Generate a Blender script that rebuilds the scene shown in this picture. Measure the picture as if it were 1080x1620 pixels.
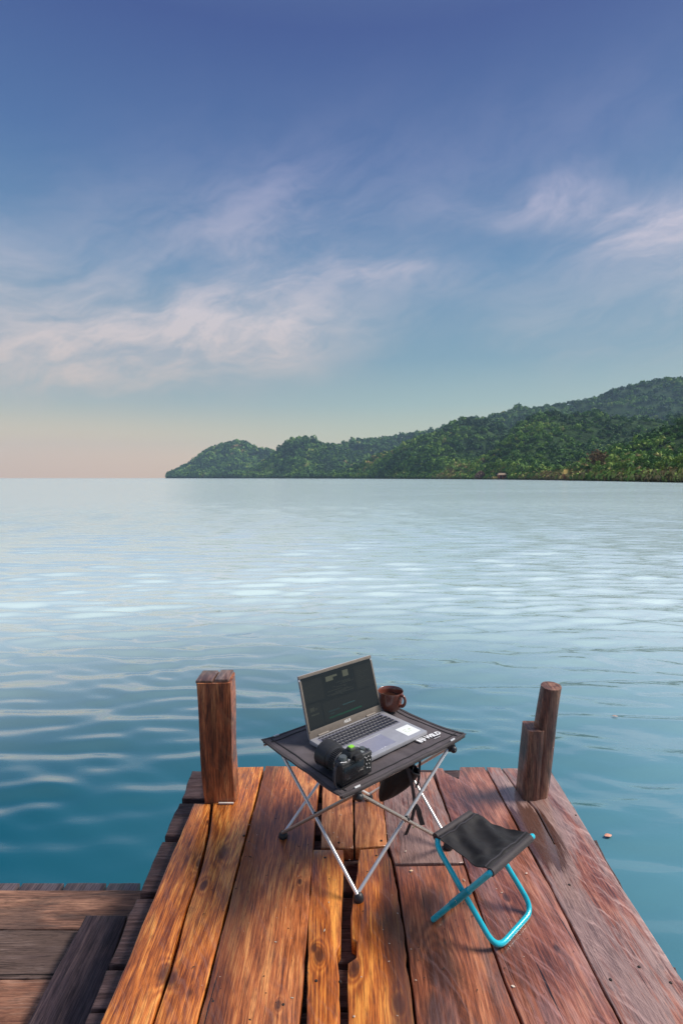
import bpy, bmesh, math, random
import numpy as np
from mathutils import Vector, Matrix, noise as mnoise
random.seed(7); rng = np.random.default_rng(7)
R = math.radians
S = bpy.context.scene
for o in list(bpy.data.objects): bpy.data.objects.remove(o)
COL = S.collection

# ------------------------------------------------------------------ camera
FP, CH = 860.0, 1.25                      # focal length in px of the 1080x1620 photo, eye height above the jetty
PITCH = math.atan(54 / FP)
cd = bpy.data.cameras.new('camera'); cam = bpy.data.objects.new('camera', cd); COL.objects.link(cam)
cam.location = (0, 0, CH); cam.rotation_euler = (math.pi / 2 - PITCH, 0, 0)
cd.sensor_fit = 'VERTICAL'; cd.sensor_height = 36; cd.lens = FP / 1620 * 36
cd.clip_start = 0.02; cd.clip_end = 30000
S.camera = cam
def P(px, py, z=0.0):                     # where the ray of a photo pixel meets height z
    a = (py - 810) / FP; b = (px - 540) / FP
    d = Vector((b, math.cos(PITCH) - a * math.sin(PITCH), -math.sin(PITCH) - a * math.cos(PITCH)))
    t = (z - CH) / d.z
    return Vector((0, 0, CH)) + d * t
def PD(px, py, D):                        # point of a photo pixel at ground distance D
    a = (py - 810) / FP; b = (px - 540) / FP
    d = Vector((b, math.cos(PITCH) - a * math.sin(PITCH), -math.sin(PITCH) - a * math.cos(PITCH)))
    return Vector((0, 0, CH)) + d * (D / d.y)

# ------------------------------------------------------------------ node helper
class G:
    def __init__(s, nt): s.nt = nt
    def n(s, t, **kw):
        nd = s.nt.nodes.new(t)
        for k, v in kw.items(): setattr(nd, k, v)
        return nd
    def link(s, a, b): s.nt.links.new(a, b)
    def put(s, sock, v):
        if hasattr(v, 'is_output'): s.link(v, sock)
        elif v is not None: sock.default_value = v
    def m(s, op, a, b=None, c=None, clamp=False):
        nd = s.n('ShaderNodeMath', operation=op, use_clamp=clamp)
        s.put(nd.inputs[0], a); s.put(nd.inputs[1], b)
        if c is not None: s.put(nd.inputs[2], c)
        return nd.outputs[0]
    def vm(s, op, a, b=None):
        nd = s.n('ShaderNodeVectorMath', operation=op); s.put(nd.inputs[0], a)
        if b is not None: s.put(nd.inputs[1], b)
        return nd.outputs[0]
    def noise(s, vec, scale=1, detail=2, rough=.5, dist=0, col=False):
        nd = s.n('ShaderNodeTexNoise'); s.put(nd.inputs['Vector'], vec); nd.inputs['Scale'].default_value = scale
        nd.inputs['Detail'].default_value = detail; nd.inputs['Roughness'].default_value = rough; nd.inputs['Distortion'].default_value = dist
        return nd.outputs['Color' if col else 'Fac']
    def ramp(s, f, stops, interp='LINEAR'):
        nd = s.n('ShaderNodeValToRGB'); s.put(nd.inputs[0], f); cr = nd.color_ramp; cr.interpolation = interp
        while len(cr.elements) < len(stops): cr.elements.new(1)
        for e, (p, c) in zip(cr.elements, stops):
            e.position = p; e.color = (*c, 1) if not isinstance(c, (int, float)) else (c, c, c, 1)
        return nd.outputs[0]
    def mix(s, f, a, b, mode='MIX'):
        nd = s.n('ShaderNodeMix', data_type='RGBA', blend_type=mode); nd.clamp_factor = True
        s.put(nd.inputs[0], f)
        for i, v in ((6, a), (7, b)):
            if isinstance(v, tuple): v = (*v, 1) if len(v) == 3 else v
            s.put(nd.inputs[i], v)
        return nd.outputs[2]
    def xyz(s, v):
        nd = s.n('ShaderNodeSeparateXYZ'); s.put(nd.inputs[0], v); return nd.outputs
    def vec(s, x, y, z=0.0):
        nd = s.n('ShaderNodeCombineXYZ'); s.put(nd.inputs[0], x); s.put(nd.inputs[1], y); s.put(nd.inputs[2], z); return nd.outputs[0]
    def smooth(s, v, a, b, lo=0.0, hi=1.0):
        nd = s.n('ShaderNodeMapRange', interpolation_type='SMOOTHSTEP'); s.put(nd.inputs[0], v)
        for i, q in enumerate((a, b, lo, hi)): nd.inputs[i + 1].default_value = q
        return nd.outputs[0]
    def bump(s, h, strength=1, dist=.001, normal=None):
        nd = s.n('ShaderNodeBump'); nd.inputs['Strength'].default_value = strength; nd.inputs['Distance'].default_value = dist
        s.put(nd.inputs['Height'], h)
        if normal is not None: s.link(normal, nd.inputs['Normal'])
        return nd.outputs[0]
def newmat(name):
    m = bpy.data.materials.new(name); m.use_nodes = True
    g = G(m.node_tree); b = m.node_tree.nodes['Principled BSDF']; return m, g, b
def lin(r, g_, b):
    return tuple(((c / 255) / 12.92 if c / 255 <= .04045 else (((c / 255) + .055) / 1.055) ** 2.4) for c in (r, g_, b))

# ------------------------------------------------------------------ world, sun, exposure
EXPO = 0.62
S.cycles.caustics_reflective = False; S.cycles.caustics_refractive = False
S.view_settings.view_transform = 'Standard'; S.view_settings.look = 'None'
S.view_settings.exposure = EXPO; S.view_settings.gamma = 1.0
SUN_EL, SUN_AZ = R(46), R(82)             # azimuth from +Y towards +X
w = bpy.data.worlds.new('World'); S.world = w; w.use_nodes = True
g = G(w.node_tree); bg = w.node_tree.nodes['Background']
tc = g.n('ShaderNodeTexCoord'); dirv = tc.outputs['Generated']
sky = g.n('ShaderNodeTexSky', sky_type='NISHITA', sun_disc=False, sun_elevation=SUN_EL, sun_rotation=SUN_AZ)
sky.air_density = 1.0; sky.dust_density = 1.5
X, Y, Z = g.xyz(g.vm('NORMALIZE', dirv))
U = g.m('MULTIPLY', g.m('ARCTAN2', X, Y), 57.2958)       # degrees right of the view axis
V = g.m('MULTIPLY', g.m('ARCSINE', Z), 57.2958)          # degrees above the horizon
K = 10.0 / 2 ** EXPO
def sc(c, k=1.0): return tuple(x * K * k for x in lin(*c))
vf = g.m('DIVIDE', V, 90.0, clamp=True)
q = lambda d: d / 90
base = g.ramp(vf, [(q(0), sc((236, 208, 174))), (q(2.0), sc((234, 214, 178))), (q(4.0), sc((206, 208, 178))), (q(7.5), sc((166, 190, 186))),
                   (q(12), sc((128, 164, 182))), (q(20), sc((96, 140, 178))), (q(29), sc((78, 112, 164))), (q(38), sc((64, 86, 146))), (q(43), sc((80, 100, 150))), (q(60), sc((150, 162, 190))), (q(90), sc((214, 216, 222), 1.5))])
# warm blush low on the left, greener low on the right
lowm = g.smooth(V, 9, 1.0)
left = g.smooth(U, 10, -28)
base = g.mix(g.m('MULTIPLY', g.m('MULTIPLY', lowm, left),   .7), base, sc((240, 202, 174)))
mid = g.m('MULTIPLY', g.m('MULTIPLY', g.smooth(V, 4, 9), g.smooth(V, 20, 12)), g.smooth(U, 15, -25))
base = g.mix(g.m('MULTIPLY', mid, .35), base, sc((150, 158, 176)))
# darker, more violet sky in the upper corners
# cirrus
PXD = 57.2958 / FP
def uv_of(px, py):
    v = PD(px, py, 1000.0) - Vector((0, 0, CH)); v.normalize()
    return math.degrees(math.atan2(v.x, v.y)), math.degrees(math.asin(v.z))
warp = g.noise(g.vec(g.m('MULTIPLY', U, .045), g.m('MULTIPLY', V, .07), 3.1), 1, 4, .55, 0, True)
wx, wy, wz = g.xyz(g.vm('SUBTRACT', warp, (.5, .5, .5)))
U2 = g.m('ADD', U, g.m('MULTIPLY', wx, 16)); V2 = g.m('ADD', V, g.m('MULTIPLY', wy, 9))
def streak(ang, su, sv, seed, det=9, ro=.62):
    c, s_ = math.cos(R(ang)), math.sin(R(ang))
    a = g.m('ADD', g.m('MULTIPLY', U2, c / su), g.m('MULTIPLY', V2, s_ / su))
    b = g.m('ADD', g.m('MULTIPLY', U2, -s_ / sv), g.m('MULTIPLY', V2, c / sv))
    return g.noise(g.vec(a, b, seed), 1, det, ro, .3)
sA = streak(16, 14, 3.6, 1.7); sB = streak(-12, 10, 3.0, 5.2); sC = streak(40, 9, 4.0, 9.4)
tex = g.m('ADD', g.m('MULTIPLY', sA, .5), g.m('ADD', g.m('MULTIPLY', sB, .22), g.m('MULTIPLY', sC, .28)))
tex = g.smooth(tex, .36, .64)
def blob(px, py, su, sv, rot, amp):
    u0, v0 = uv_of(px, py); c, s_ = math.cos(R(rot)), math.sin(R(rot))
    du = g.m('SUBTRACT', U2, u0); dv = g.m('SUBTRACT', V2, v0)
    a = g.m('DIVIDE', g.m('ADD', g.m('MULTIPLY', du, c), g.m('MULTIPLY', dv, s_)), su * PXD)
    b = g.m('DIVIDE', g.m('SUBTRACT', g.m('MULTIPLY', dv, c), g.m('MULTIPLY', du, s_)), sv * PXD)
    r2 = g.m('ADD', g.m('MULTIPLY', a, a), g.m('MULTIPLY', b, b))
    return g.m('MULTIPLY', g.m('POWER', 2.718, g.m('MULTIPLY', r2, -1.0)), amp)
tot = None
for a in [(350, 545, 200, 38, 6, 1.5), (90, 590, 210, 34, 2, 1.2), (480, 475, 150, 46, 14, .75), (640, 440, 110, 26, -6, .6), (250, 480, 260, 110, 22, .45),
          (400, 360, 160, 60, 35, .4), (900, 340, 190, 22, -4, .8), (1040, 350, 110, 24, 10, .6), (850, 320, 60, 22, 10, .5), (990, 400, 60, 26, 0, .6), (930, 530, 130, 22, -6, .3), (60, 470, 160, 60, -20, .35),
          (700, 280, 300, 60, 8, .22), (1000, 450, 260, 60, 0, .22), (150, 330, 160, 70, 30, .18), (-300, 450, 240, 120, 0, .7), (1500, 350, 300, 150, 0, .8)]:
    b_ = blob(*a); tot = b_ if tot is None else g.m('ADD', tot, b_)
cl = g.m('MULTIPLY', g.m('MULTIPLY', tot, g.m('ADD', g.m('MULTIPLY', tex, .85), .22)), .80, clamp=True)
ccol = g.ramp(vf, [(q(8), sc((214, 198, 188))), (q(16), sc((212, 204, 208))), (q(28), sc((186, 184, 212))), (q(40), sc((140, 145, 190)))])
skyc = g.mix(cl, base, ccol)
skyc = g.mix(.92, sky.outputs[0], skyc)
# below the horizon: what little of it is seen is far water and air
skyc = g.mix(g.smooth(V, 0.0, -2.0), skyc, sc((120, 150, 160)))
g.link(skyc, bg.inputs['Color']); bg.inputs['Strength'].default_value = 0.1
sl = bpy.data.lights.new('sun', 'SUN'); so = bpy.data.objects.new('sun', sl); COL.objects.link(so)
sl.energy = 3.1; sl.angle = R(20); sl.color = (1.0, .93, .84)
sd = Vector((math.cos(SUN_EL) * math.sin(SUN_AZ), math.cos(SUN_EL) * math.cos(SUN_AZ), math.sin(SUN_EL)))
so.rotation_euler = sd.to_track_quat('Z', 'Y').to_euler(); so.location = (20, 10, 30)

# ------------------------------------------------------------------ object helpers
def link(name, me, parent=None, label=None):
    o = bpy.data.objects.new(name, me); COL.objects.link(o)
    if parent is not None: o.parent = parent
    if label: o['label'] = label
    return o
def tag(o, label=None, cat=None, group=None, kind=None):
    for k, v in (('label', label), ('category', cat), ('group', group), ('kind', kind)):
        if v: o[k] = v
    return o
def thing(name, label, cat, loc=(0, 0, 0), rz=0.0, group=None):
    o = link(name, None); o.location = loc; o.rotation_euler = (0, 0, rz); o.empty_display_size = .1
    return tag(o, label, cat, group)
class MB:
    """collects shapes; build() links them as ONE mesh"""
    def __init__(s, M=None): s.v = []; s.f = []; s.mi = []; s.M = M or Matrix(); s.cur = 0
    def add(s, vs, fs, M=None):
        k = len(s.v); T = s.M if M is None else s.M @ M
        s.v += [T @ Vector(v) for v in vs]; s.f += [tuple(i + k for i in f) for f in fs]; s.mi += [s.cur] * len(fs); return s
    def box(s, c, size, M=None, bev=0.0, seg=2):
        bm = bmesh.new(); bmesh.ops.create_cube(bm, size=1)
        for v in bm.verts: v.co = Vector((v.co.x * size[0] + c[0], v.co.y * size[1] + c[1], v.co.z * size[2] + c[2]))
        if bev: bmesh.ops.bevel(bm, geom=bm.edges[:] , offset=bev, segments=seg, profile=.6, affect='EDGES')
        bm.verts.index_update(); s.add([v.co.copy() for v in bm.verts], [[v.index for v in f.verts] for f in bm.faces], M); bm.free(); return s
    def lathe(s, prof, n=32, M=None, cap0=True, cap1=True):
        vs = []; fs = []
        for r, z in prof:
            for i in range(n):
                a = 2 * math.pi * i / n; vs.append((r * math.cos(a), r * math.sin(a), z))
        for j in range(len(prof) - 1):
            for i in range(n):
                i2 = (i + 1) % n; fs.append((j * n + i, j * n + i2, (j + 1) * n + i2, (j + 1) * n + i))
        if cap0: fs.append(tuple(range(n))[::-1])
        if cap1: fs.append(tuple((len(prof) - 1) * n + i for i in range(n)))
        return s.add(vs, fs, M)
    def tube(s, pts, r, n=10, closed=False, caps=True, rs=None, flat=1.0, M=None):
        pts = [Vector(p) for p in pts]; L = len(pts); vs = []; fs = []
        t0 = (pts[1] - pts[0]).normalized(); nrm = t0.orthogonal().normalized()
        prev = t0
        for i, p in enumerate(pts):
            if closed: t = (pts[(i + 1) % L] - pts[i - 1]).normalized()
            else: t = (pts[min(i + 1, L - 1)] - pts[max(i - 1, 0)]).normalized()
            qv = prev.rotation_difference(t); nrm = (qv @ nrm); nrm = (nrm - t * nrm.dot(t)).normalized(); prev = t
            bn = t.cross(nrm); rr = rs[i] if rs else r
            for k in range(n):
                a = 2 * math.pi * k / n; vs.append(p + nrm * math.cos(a) * rr + bn * math.sin(a) * rr * flat)
        for i in range(L if closed else L - 1):
            j = (i + 1) % L
            for k in range(n): fs.append((i * n + k, i * n + (k + 1) % n, j * n + (k + 1) % n, j * n + k))
        if caps and not closed: fs.append(tuple(range(n))[::-1]); fs.append(tuple((L - 1) * n + k for k in range(n)))
        return s.add(vs, fs, M)
    def strip(s, pts, w, side, t=.001, M=None):       # a flat webbing strap along pts, wide along `side`
        vs = []; fs = []; pts = [Vector(p) for p in pts]; sd_ = Vector(side).normalized()
        for i, p in enumerate(pts):
            tn = (pts[min(i + 1, len(pts) - 1)] - pts[max(i - 1, 0)]).normalized(); nn = tn.cross(sd_).normalized()
            for a, b in ((-1, -1), (1, -1), (1, 1), (-1, 1)): vs.append(p + sd_ * a * w / 2 + nn * b * t / 2)
        for i in range(len(pts) - 1):
            for k in range(4): fs.append((i * 4 + k, i * 4 + (k + 1) % 4, i * 4 + 4 + (k + 1) % 4, i * 4 + 4 + k))
        fs.append((3, 2, 1, 0)); L = len(pts) * 4; fs.append((L - 4, L - 3, L - 2, L - 1)); return s.add(vs, fs, M)
    def build(s, name, mats, parent=None, label=None, smooth=True, ang=40, origin=None):
        me = bpy.data.meshes.new(name)
        if not isinstance(mats, (list, tuple)): mats = [mats]
        off = Vector(origin) if origin is not None else Vector((0, 0, 0))
        me.from_pydata([tuple(v - off) for v in s.v], [], s.f)
        for m_ in mats: me.materials.append(m_)
        me.polygons.foreach_set('material_index', s.mi)
        bm = bmesh.new(); bm.from_mesh(me); bmesh.ops.recalc_face_normals(bm, faces=bm.faces[:])
        bm.to_mesh(me); bm.free()
        if smooth:
            me.polygons.foreach_set('use_smooth', [True] * len(me.polygons)); me.set_sharp_from_angle(angle=R(ang))
        o = link(name, me, parent, label); o.location = off; return o
def sph(r=1, n=12, m_=8):
    return [(r * math.sin(math.pi * i / m_) + 1e-5, -r * math.cos(math.pi * i / m_)) for i in range(m_ + 1)]
def bez(pts, n=8):                          # smooth polyline (Catmull-Rom)
    pts = [Vector(p) for p in pts]; out = []
    for i in range(len(pts) - 1):
        p0 = pts[max(i - 1, 0)]; p1 = pts[i]; p2 = pts[i + 1]; p3 = pts[min(i + 2, len(pts) - 1)]
        for k in range(n):
            t = k / n; out.append(.5 * ((2 * p1) + (p2 - p0) * t + (2 * p0 - 5 * p1 + 4 * p2 - p3) * t * t + (-p0 + 3 * p1 - 3 * p2 + p3) * t ** 3))
    out.append(pts[-1]); return out
def rounded(pts, r, closed=False, n=8):     # polyline with rounded corners
    pts = [Vector(p) for p in pts]; out = []; L = len(pts)
    for i, p in enumerate(pts):
        if not closed and i in (0, L - 1): out.append(p); continue
        a = (pts[i - 1] - p); b = (pts[(i + 1) % L] - p); ra = min(r, a.length * .48, b.length * .48)
        A = p + a.normalized() * ra; B = p + b.normalized() * ra
        for k in range(n + 1):
            t = k / n; out.append(A * (1 - t) ** 2 + p * 2 * t * (1 - t) + B * t * t)
    return out
def text_mesh(body, size, M, name, mat, parent, ext=.0003, label=None, shear=0.0, bold=0.0):
    cu = bpy.data.curves.new(name, 'FONT'); cu.body = body; cu.size = size; cu.extrude = ext; cu.align_x = 'CENTER'; cu.align_y = 'CENTER'; cu.shear = shear; cu.offset = bold
    to = bpy.data.objects.new('tmp_text', cu); COL.objects.link(to)
    me = bpy.data.meshes.new_from_object(to.evaluated_get(bpy.context.evaluated_depsgraph_get()))
    bpy.data.objects.remove(to); me.transform(M); me.materials.clear(); me.materials.append(mat)
    return link(name, me, parent, label)

# ------------------------------------------------------------------ simple materials
def simple(name, col, rough=.5, metal=0.0, var=.12, nscale=60, bump=0.0, bscale=400, spec=.5, coat=0.0):
    m, g, b = newmat(name); tcn = g.n('ShaderNodeTexCoord').outputs['Object']
    n1 = g.noise(tcn, nscale, 4, .6)
    c = g.mix(g.smooth(n1, .3, .7), tuple(x * (1 - var) for x in col), tuple(min(1, x * (1 + var)) for x in col))
    g.link(c, b.inputs['Base Color']); b.inputs['Metallic'].default_value = metal
    g.link(g.m('ADD', rough - .06, g.m('MULTIPLY', g.noise(tcn, nscale * 2.3, 3), .12)), b.inputs['Roughness'])
    b.inputs['Specular IOR Level'].default_value = spec; b.inputs['Coat Weight'].default_value = coat
    if bump: g.link(g.bump(g.noise(tcn, bscale, 3), bump, .0006), b.inputs['Normal'])
    return m
def emis(m, col, st):
    b = m.node_tree.nodes['Principled BSDF']; b.inputs['Emission Color'].default_value = (*col, 1); b.inputs['Emission Strength'].default_value = st; return m

# ------------------------------------------------------------------ wood
def wood(name, dark, mid_, light, seed, grain=1.0, ring=26.0, grey=0.0, greycol=(.16, .12, .12), rough=.42, knots=(), blot=.5, dirt=.25, bumpk=1.0, wetline=None, stripe=None, puddle=None, spec=.5, sheen=0.0, marks=.15):
    m, g, b = newmat(name)
    co = g.n('ShaderNodeTexCoord').outputs['Object']
    x, y, z = g.xyz(co)
    # slow bending of the fibres along the board
    bend = g.m('MULTIPLY', g.m('SUBTRACT', g.noise(g.vec(g.m('MULTIPLY', x, 4), g.m('MULTIPLY', y, 2.2), seed), 1, 3, .5), .5), .022)
    xb = g.m('ADD', x, bend)
    field = g.noise(g.vec(g.m('MULTIPLY', xb, 5.2), g.m('MULTIPLY', y, .9), g.m('ADD', g.m('MULTIPLY', z, 5), seed + 7)), 1, 2, .45)
    kd = None
    for (kx, ky, kr, amp) in knots:
        dx = g.m('DIVIDE', g.m('SUBTRACT', x, kx), kr); dy = g.m('DIVIDE', g.m('SUBTRACT', y, ky), kr * 1.9)
        e = g.m('POWER', 2.718, g.m('MULTIPLY', g.m('ADD', g.m('MULTIPLY', dx, dx), g.m('MULTIPLY', dy, dy)), -1.0))
        field = g.m('ADD', field, g.m('MULTIPLY', e, amp * .45)); kd = e if kd is None else g.m('MAXIMUM', kd, e)
    rings = g.m('SINE', g.m('MULTIPLY', g.m('ADD', field, g.m('MULTIPLY', g.noise(g.vec(g.m('MULTIPLY', xb, 40), g.m('MULTIPLY', y, 6), seed + 9), 1, 4, .6), .035)), ring * 6.283))
    rings = g.m('ADD', g.m('MULTIPLY', rings, .5), .5)
    fib = g.noise(g.vec(g.m('MULTIPLY', xb, 190 * grain), g.m('MULTIPLY', y, 8), g.m('ADD', g.m('MULTIPLY', z, 120), seed)), 1, 5, .65)
    fib2 = g.noise(g.vec(g.m('MULTIPLY', xb, 46 * grain), g.m('MULTIPLY', y, 2.6), g.m('ADD', g.m('MULTIPLY', z, 30), seed + 3)), 1, 6, .66, .15)
    big = g.noise(g.vec(g.m('MULTIPLY', x, 7), g.m('MULTIPLY', y, 2.2), seed + 11), 1, 4, .6, .8)
    rk = g.m('MULTIPLY', g.m('SUBTRACT', rings, .5), g.smooth(big, .3, .7, .06, .26))
    fine = g.noise(g.vec(g.m('MULTIPLY', xb, 430), g.m('MULTIPLY', y, 12), seed + 5), 1, 4, .7)
    t = g.m('ADD', g.m('ADD', rk, .5), g.m('ADD', g.m('MULTIPLY', g.m('SUBTRACT', fib, .5), 1.35), g.m('ADD', g.m('MULTIPLY', g.m('SUBTRACT', fib2, .5), .7), g.m('ADD', g.m('MULTIPLY', g.m('SUBTRACT', big, .5), .85), g.m('MULTIPLY', g.m('SUBTRACT', fine, .5), .75)))))
    col = g.ramp(t, [(.22, dark), (.50, mid_), (.78, light)])
    # dark heart stains
    st = g.noise(g.vec(g.m('MULTIPLY', xb, 11), g.m('MULTIPLY', y, 2.6), seed + 21), 1, 6, .68, 1.2)
    col = g.mix(g.m('MULTIPLY', g.smooth(st, .50, .66), blot), col, tuple(c * .42 for c in dark))
    if stripe:                                # a darker band running along the board: (x centre, half width, strength)
        sx, sw, ss = stripe
        d = g.m('ABSOLUTE', g.m('ADD', g.m('SUBTRACT', x, sx), g.m('MULTIPLY', bend, 1.1)))
        col = g.mix(g.m('MULTIPLY', g.smooth(d, sw, sw * .35), ss), col, tuple(c * .42 for c in dark))
    if kd is not None:
        kk = g.m('MULTIPLY', g.smooth(g.m('ADD', kd, g.m('MULTIPLY', g.m('SUBTRACT', st, .5), 1.3)), .35, .95), .88)
        col = g.mix(kk, col, tuple(c * .35 for c in dark))
    if grey:
        gp = g.noise(g.vec(g.m('MULTIPLY', xb, 9), g.m('MULTIPLY', y, 2.2), seed + 31), 1, 6, .7, .5)
        gm = g.m('MULTIPLY', g.smooth(g.m('ADD', gp, g.m('MULTIPLY', g.m('SUBTRACT', fib2, .5), .9)), .62 - .35 * grey, .80 - .35 * grey), min(1, grey * 1.15))
        gc = g.mix(fib, tuple(c * .55 for c in greycol), tuple(min(1, c * 1.6) for c in greycol))
        col = g.mix(gm, col, gc)
    hn = g.noise(g.vec(g.m('MULTIPLY', xb, 34 * grain), g.m('MULTIPLY', y, 1.5), seed + 81), 1, 4, .6)
    hair = g.smooth(g.m('ABSOLUTE', g.m('SUBTRACT', hn, .5)), .016, .002)
    hn2 = g.noise(g.vec(g.m('MULTIPLY', xb, 62 * grain), g.m('MULTIPLY', y, 2.6), seed + 91), 1, 4, .62)
    hair = g.m('MAXIMUM', hair, g.smooth(g.m('ABSOLUTE', g.m('SUBTRACT', hn2, .5)), .020, .003))
    col = g.mix(g.m('MULTIPLY', hair, g.m('MULTIPLY', g.smooth(fib2, .3, .6), .55)), col, tuple(c * .38 for c in dark))
    # short dark pores, scratches and drying cracks
    pore = g.noise(g.vec(g.m('MULTIPLY', xb, 300), g.m('MULTIPLY', y, 13), seed + 41), 1, 4, .6)
    col = g.mix(g.m('MULTIPLY', g.smooth(pore, .54, .66), .62), col, tuple(c * .4 for c in dark))
    crk = g.noise(g.vec(g.m('MULTIPLY', xb, 60), g.m('MULTIPLY', y, 1.6), seed + 51), 1, 3, .6)
    crm = g.smooth(crk, .665, .70)
    col = g.mix(crm, col, tuple(c * .12 for c in dark))
    dn = g.noise(g.vec(g.m('MULTIPLY', x, 16), g.m('MULTIPLY', y, 12), seed + 61), 1, 7, .72)
    col = g.mix(g.m('MULTIPLY', g.smooth(dn, .56, .74), dirt), col, tuple(c * .5 for c in greycol))
    # slanting saw marks and worn streaks, paler than the board
    c_, s_ = math.cos(R(-30)), math.sin(R(-30))
    sx_ = g.m('ADD', g.m('MULTIPLY', x, c_), g.m('MULTIPLY', y, -s_)); sy_ = g.m('ADD', g.m('MULTIPLY', x, s_), g.m('MULTIPLY', y, c_))
    saw = g.noise(g.vec(g.m('MULTIPLY', g.m('ADD', sx_, g.m('MULTIPLY', g.m('SUBTRACT', big, .5), .08)), 58), g.m('MULTIPLY', sy_, 1.7), seed + 71), 1, 7, .72, .1)
    sawm = g.m('MULTIPLY', g.m('MULTIPLY', g.smooth(saw, .48, .74), g.smooth(big, .66, .42)), marks)
    col = g.mix(sawm, col, tuple(min(1, c * 2.6) for c in greycol))
    wet = g.smooth(big, .40, .62)
    ro = g.m('ADD', rough - .10, g.m('ADD', g.m('MULTIPLY', wet, .16), g.m('MULTIPLY', fib, .16)))
    hk = bumpk
    if puddle:                                # a still wet, darker patch: (x, y, rx, ry)
        ux, uy, urx, ury = puddle
        dx = g.m('DIVIDE', g.m('SUBTRACT', x, ux), urx); dy = g.m('DIVIDE', g.m('SUBTRACT', y, uy), ury)
        rr = g.m('ADD', g.m('SQRT', g.m('ADD', g.m('MULTIPLY', dx, dx), g.m('MULTIPLY', dy, dy))), g.m('MULTIPLY', g.m('SUBTRACT', fib2, .5), 1.5))
        pm = g.smooth(rr, 1.0, .8)
        col = g.mix(g.m('MULTIPLY', pm, .8), col, (.055, .016, .006))
        ro = g.m('MULTIPLY', ro, g.m('SUBTRACT', 1.0, g.m('MULTIPLY', pm, .5)))
    g.link(col, b.inputs['Base Color']); g.link(ro, b.inputs['Roughness'])
    b.inputs['Specular IOR Level'].default_value = spec
    b.inputs['Coat Weight'].default_value = max(sheen, .35 if spec > .4 else 0); b.inputs['Coat Roughness'].default_value = .20; b.inputs['Coat IOR'].default_value = 1.6
    h = g.m('ADD', g.m('MULTIPLY', saw, .25 + marks), g.m('MULTIPLY', fib2, .9))
    h = g.m('ADD', h, g.m('ADD', g.m('MULTIPLY', fib, .5), g.m('ADD', g.m('MULTIPLY', rings, .10), g.m('MULTIPLY', crm, -1.6))))
    g.link(g.bump(h, .75, .0022 * hk), b.inputs['Normal'])
    return m
ORANGE = ((.17, .036, .007), (.62, .175, .026), (.92, .40, .09))
AMBER = ((.14, .028, .006), (.50, .125, .015), (.86, .33, .055))
ROSE = ((.085, .024, .013), (.30, .088, .045), (.50, .20, .12))
DARKW = ((.032, .017, .016), (.075, .042, .040), (.15, .095, .090))
GREYW = ((.05, .032, .028), (.12, .078, .066), (.21, .15, .13))

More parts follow.
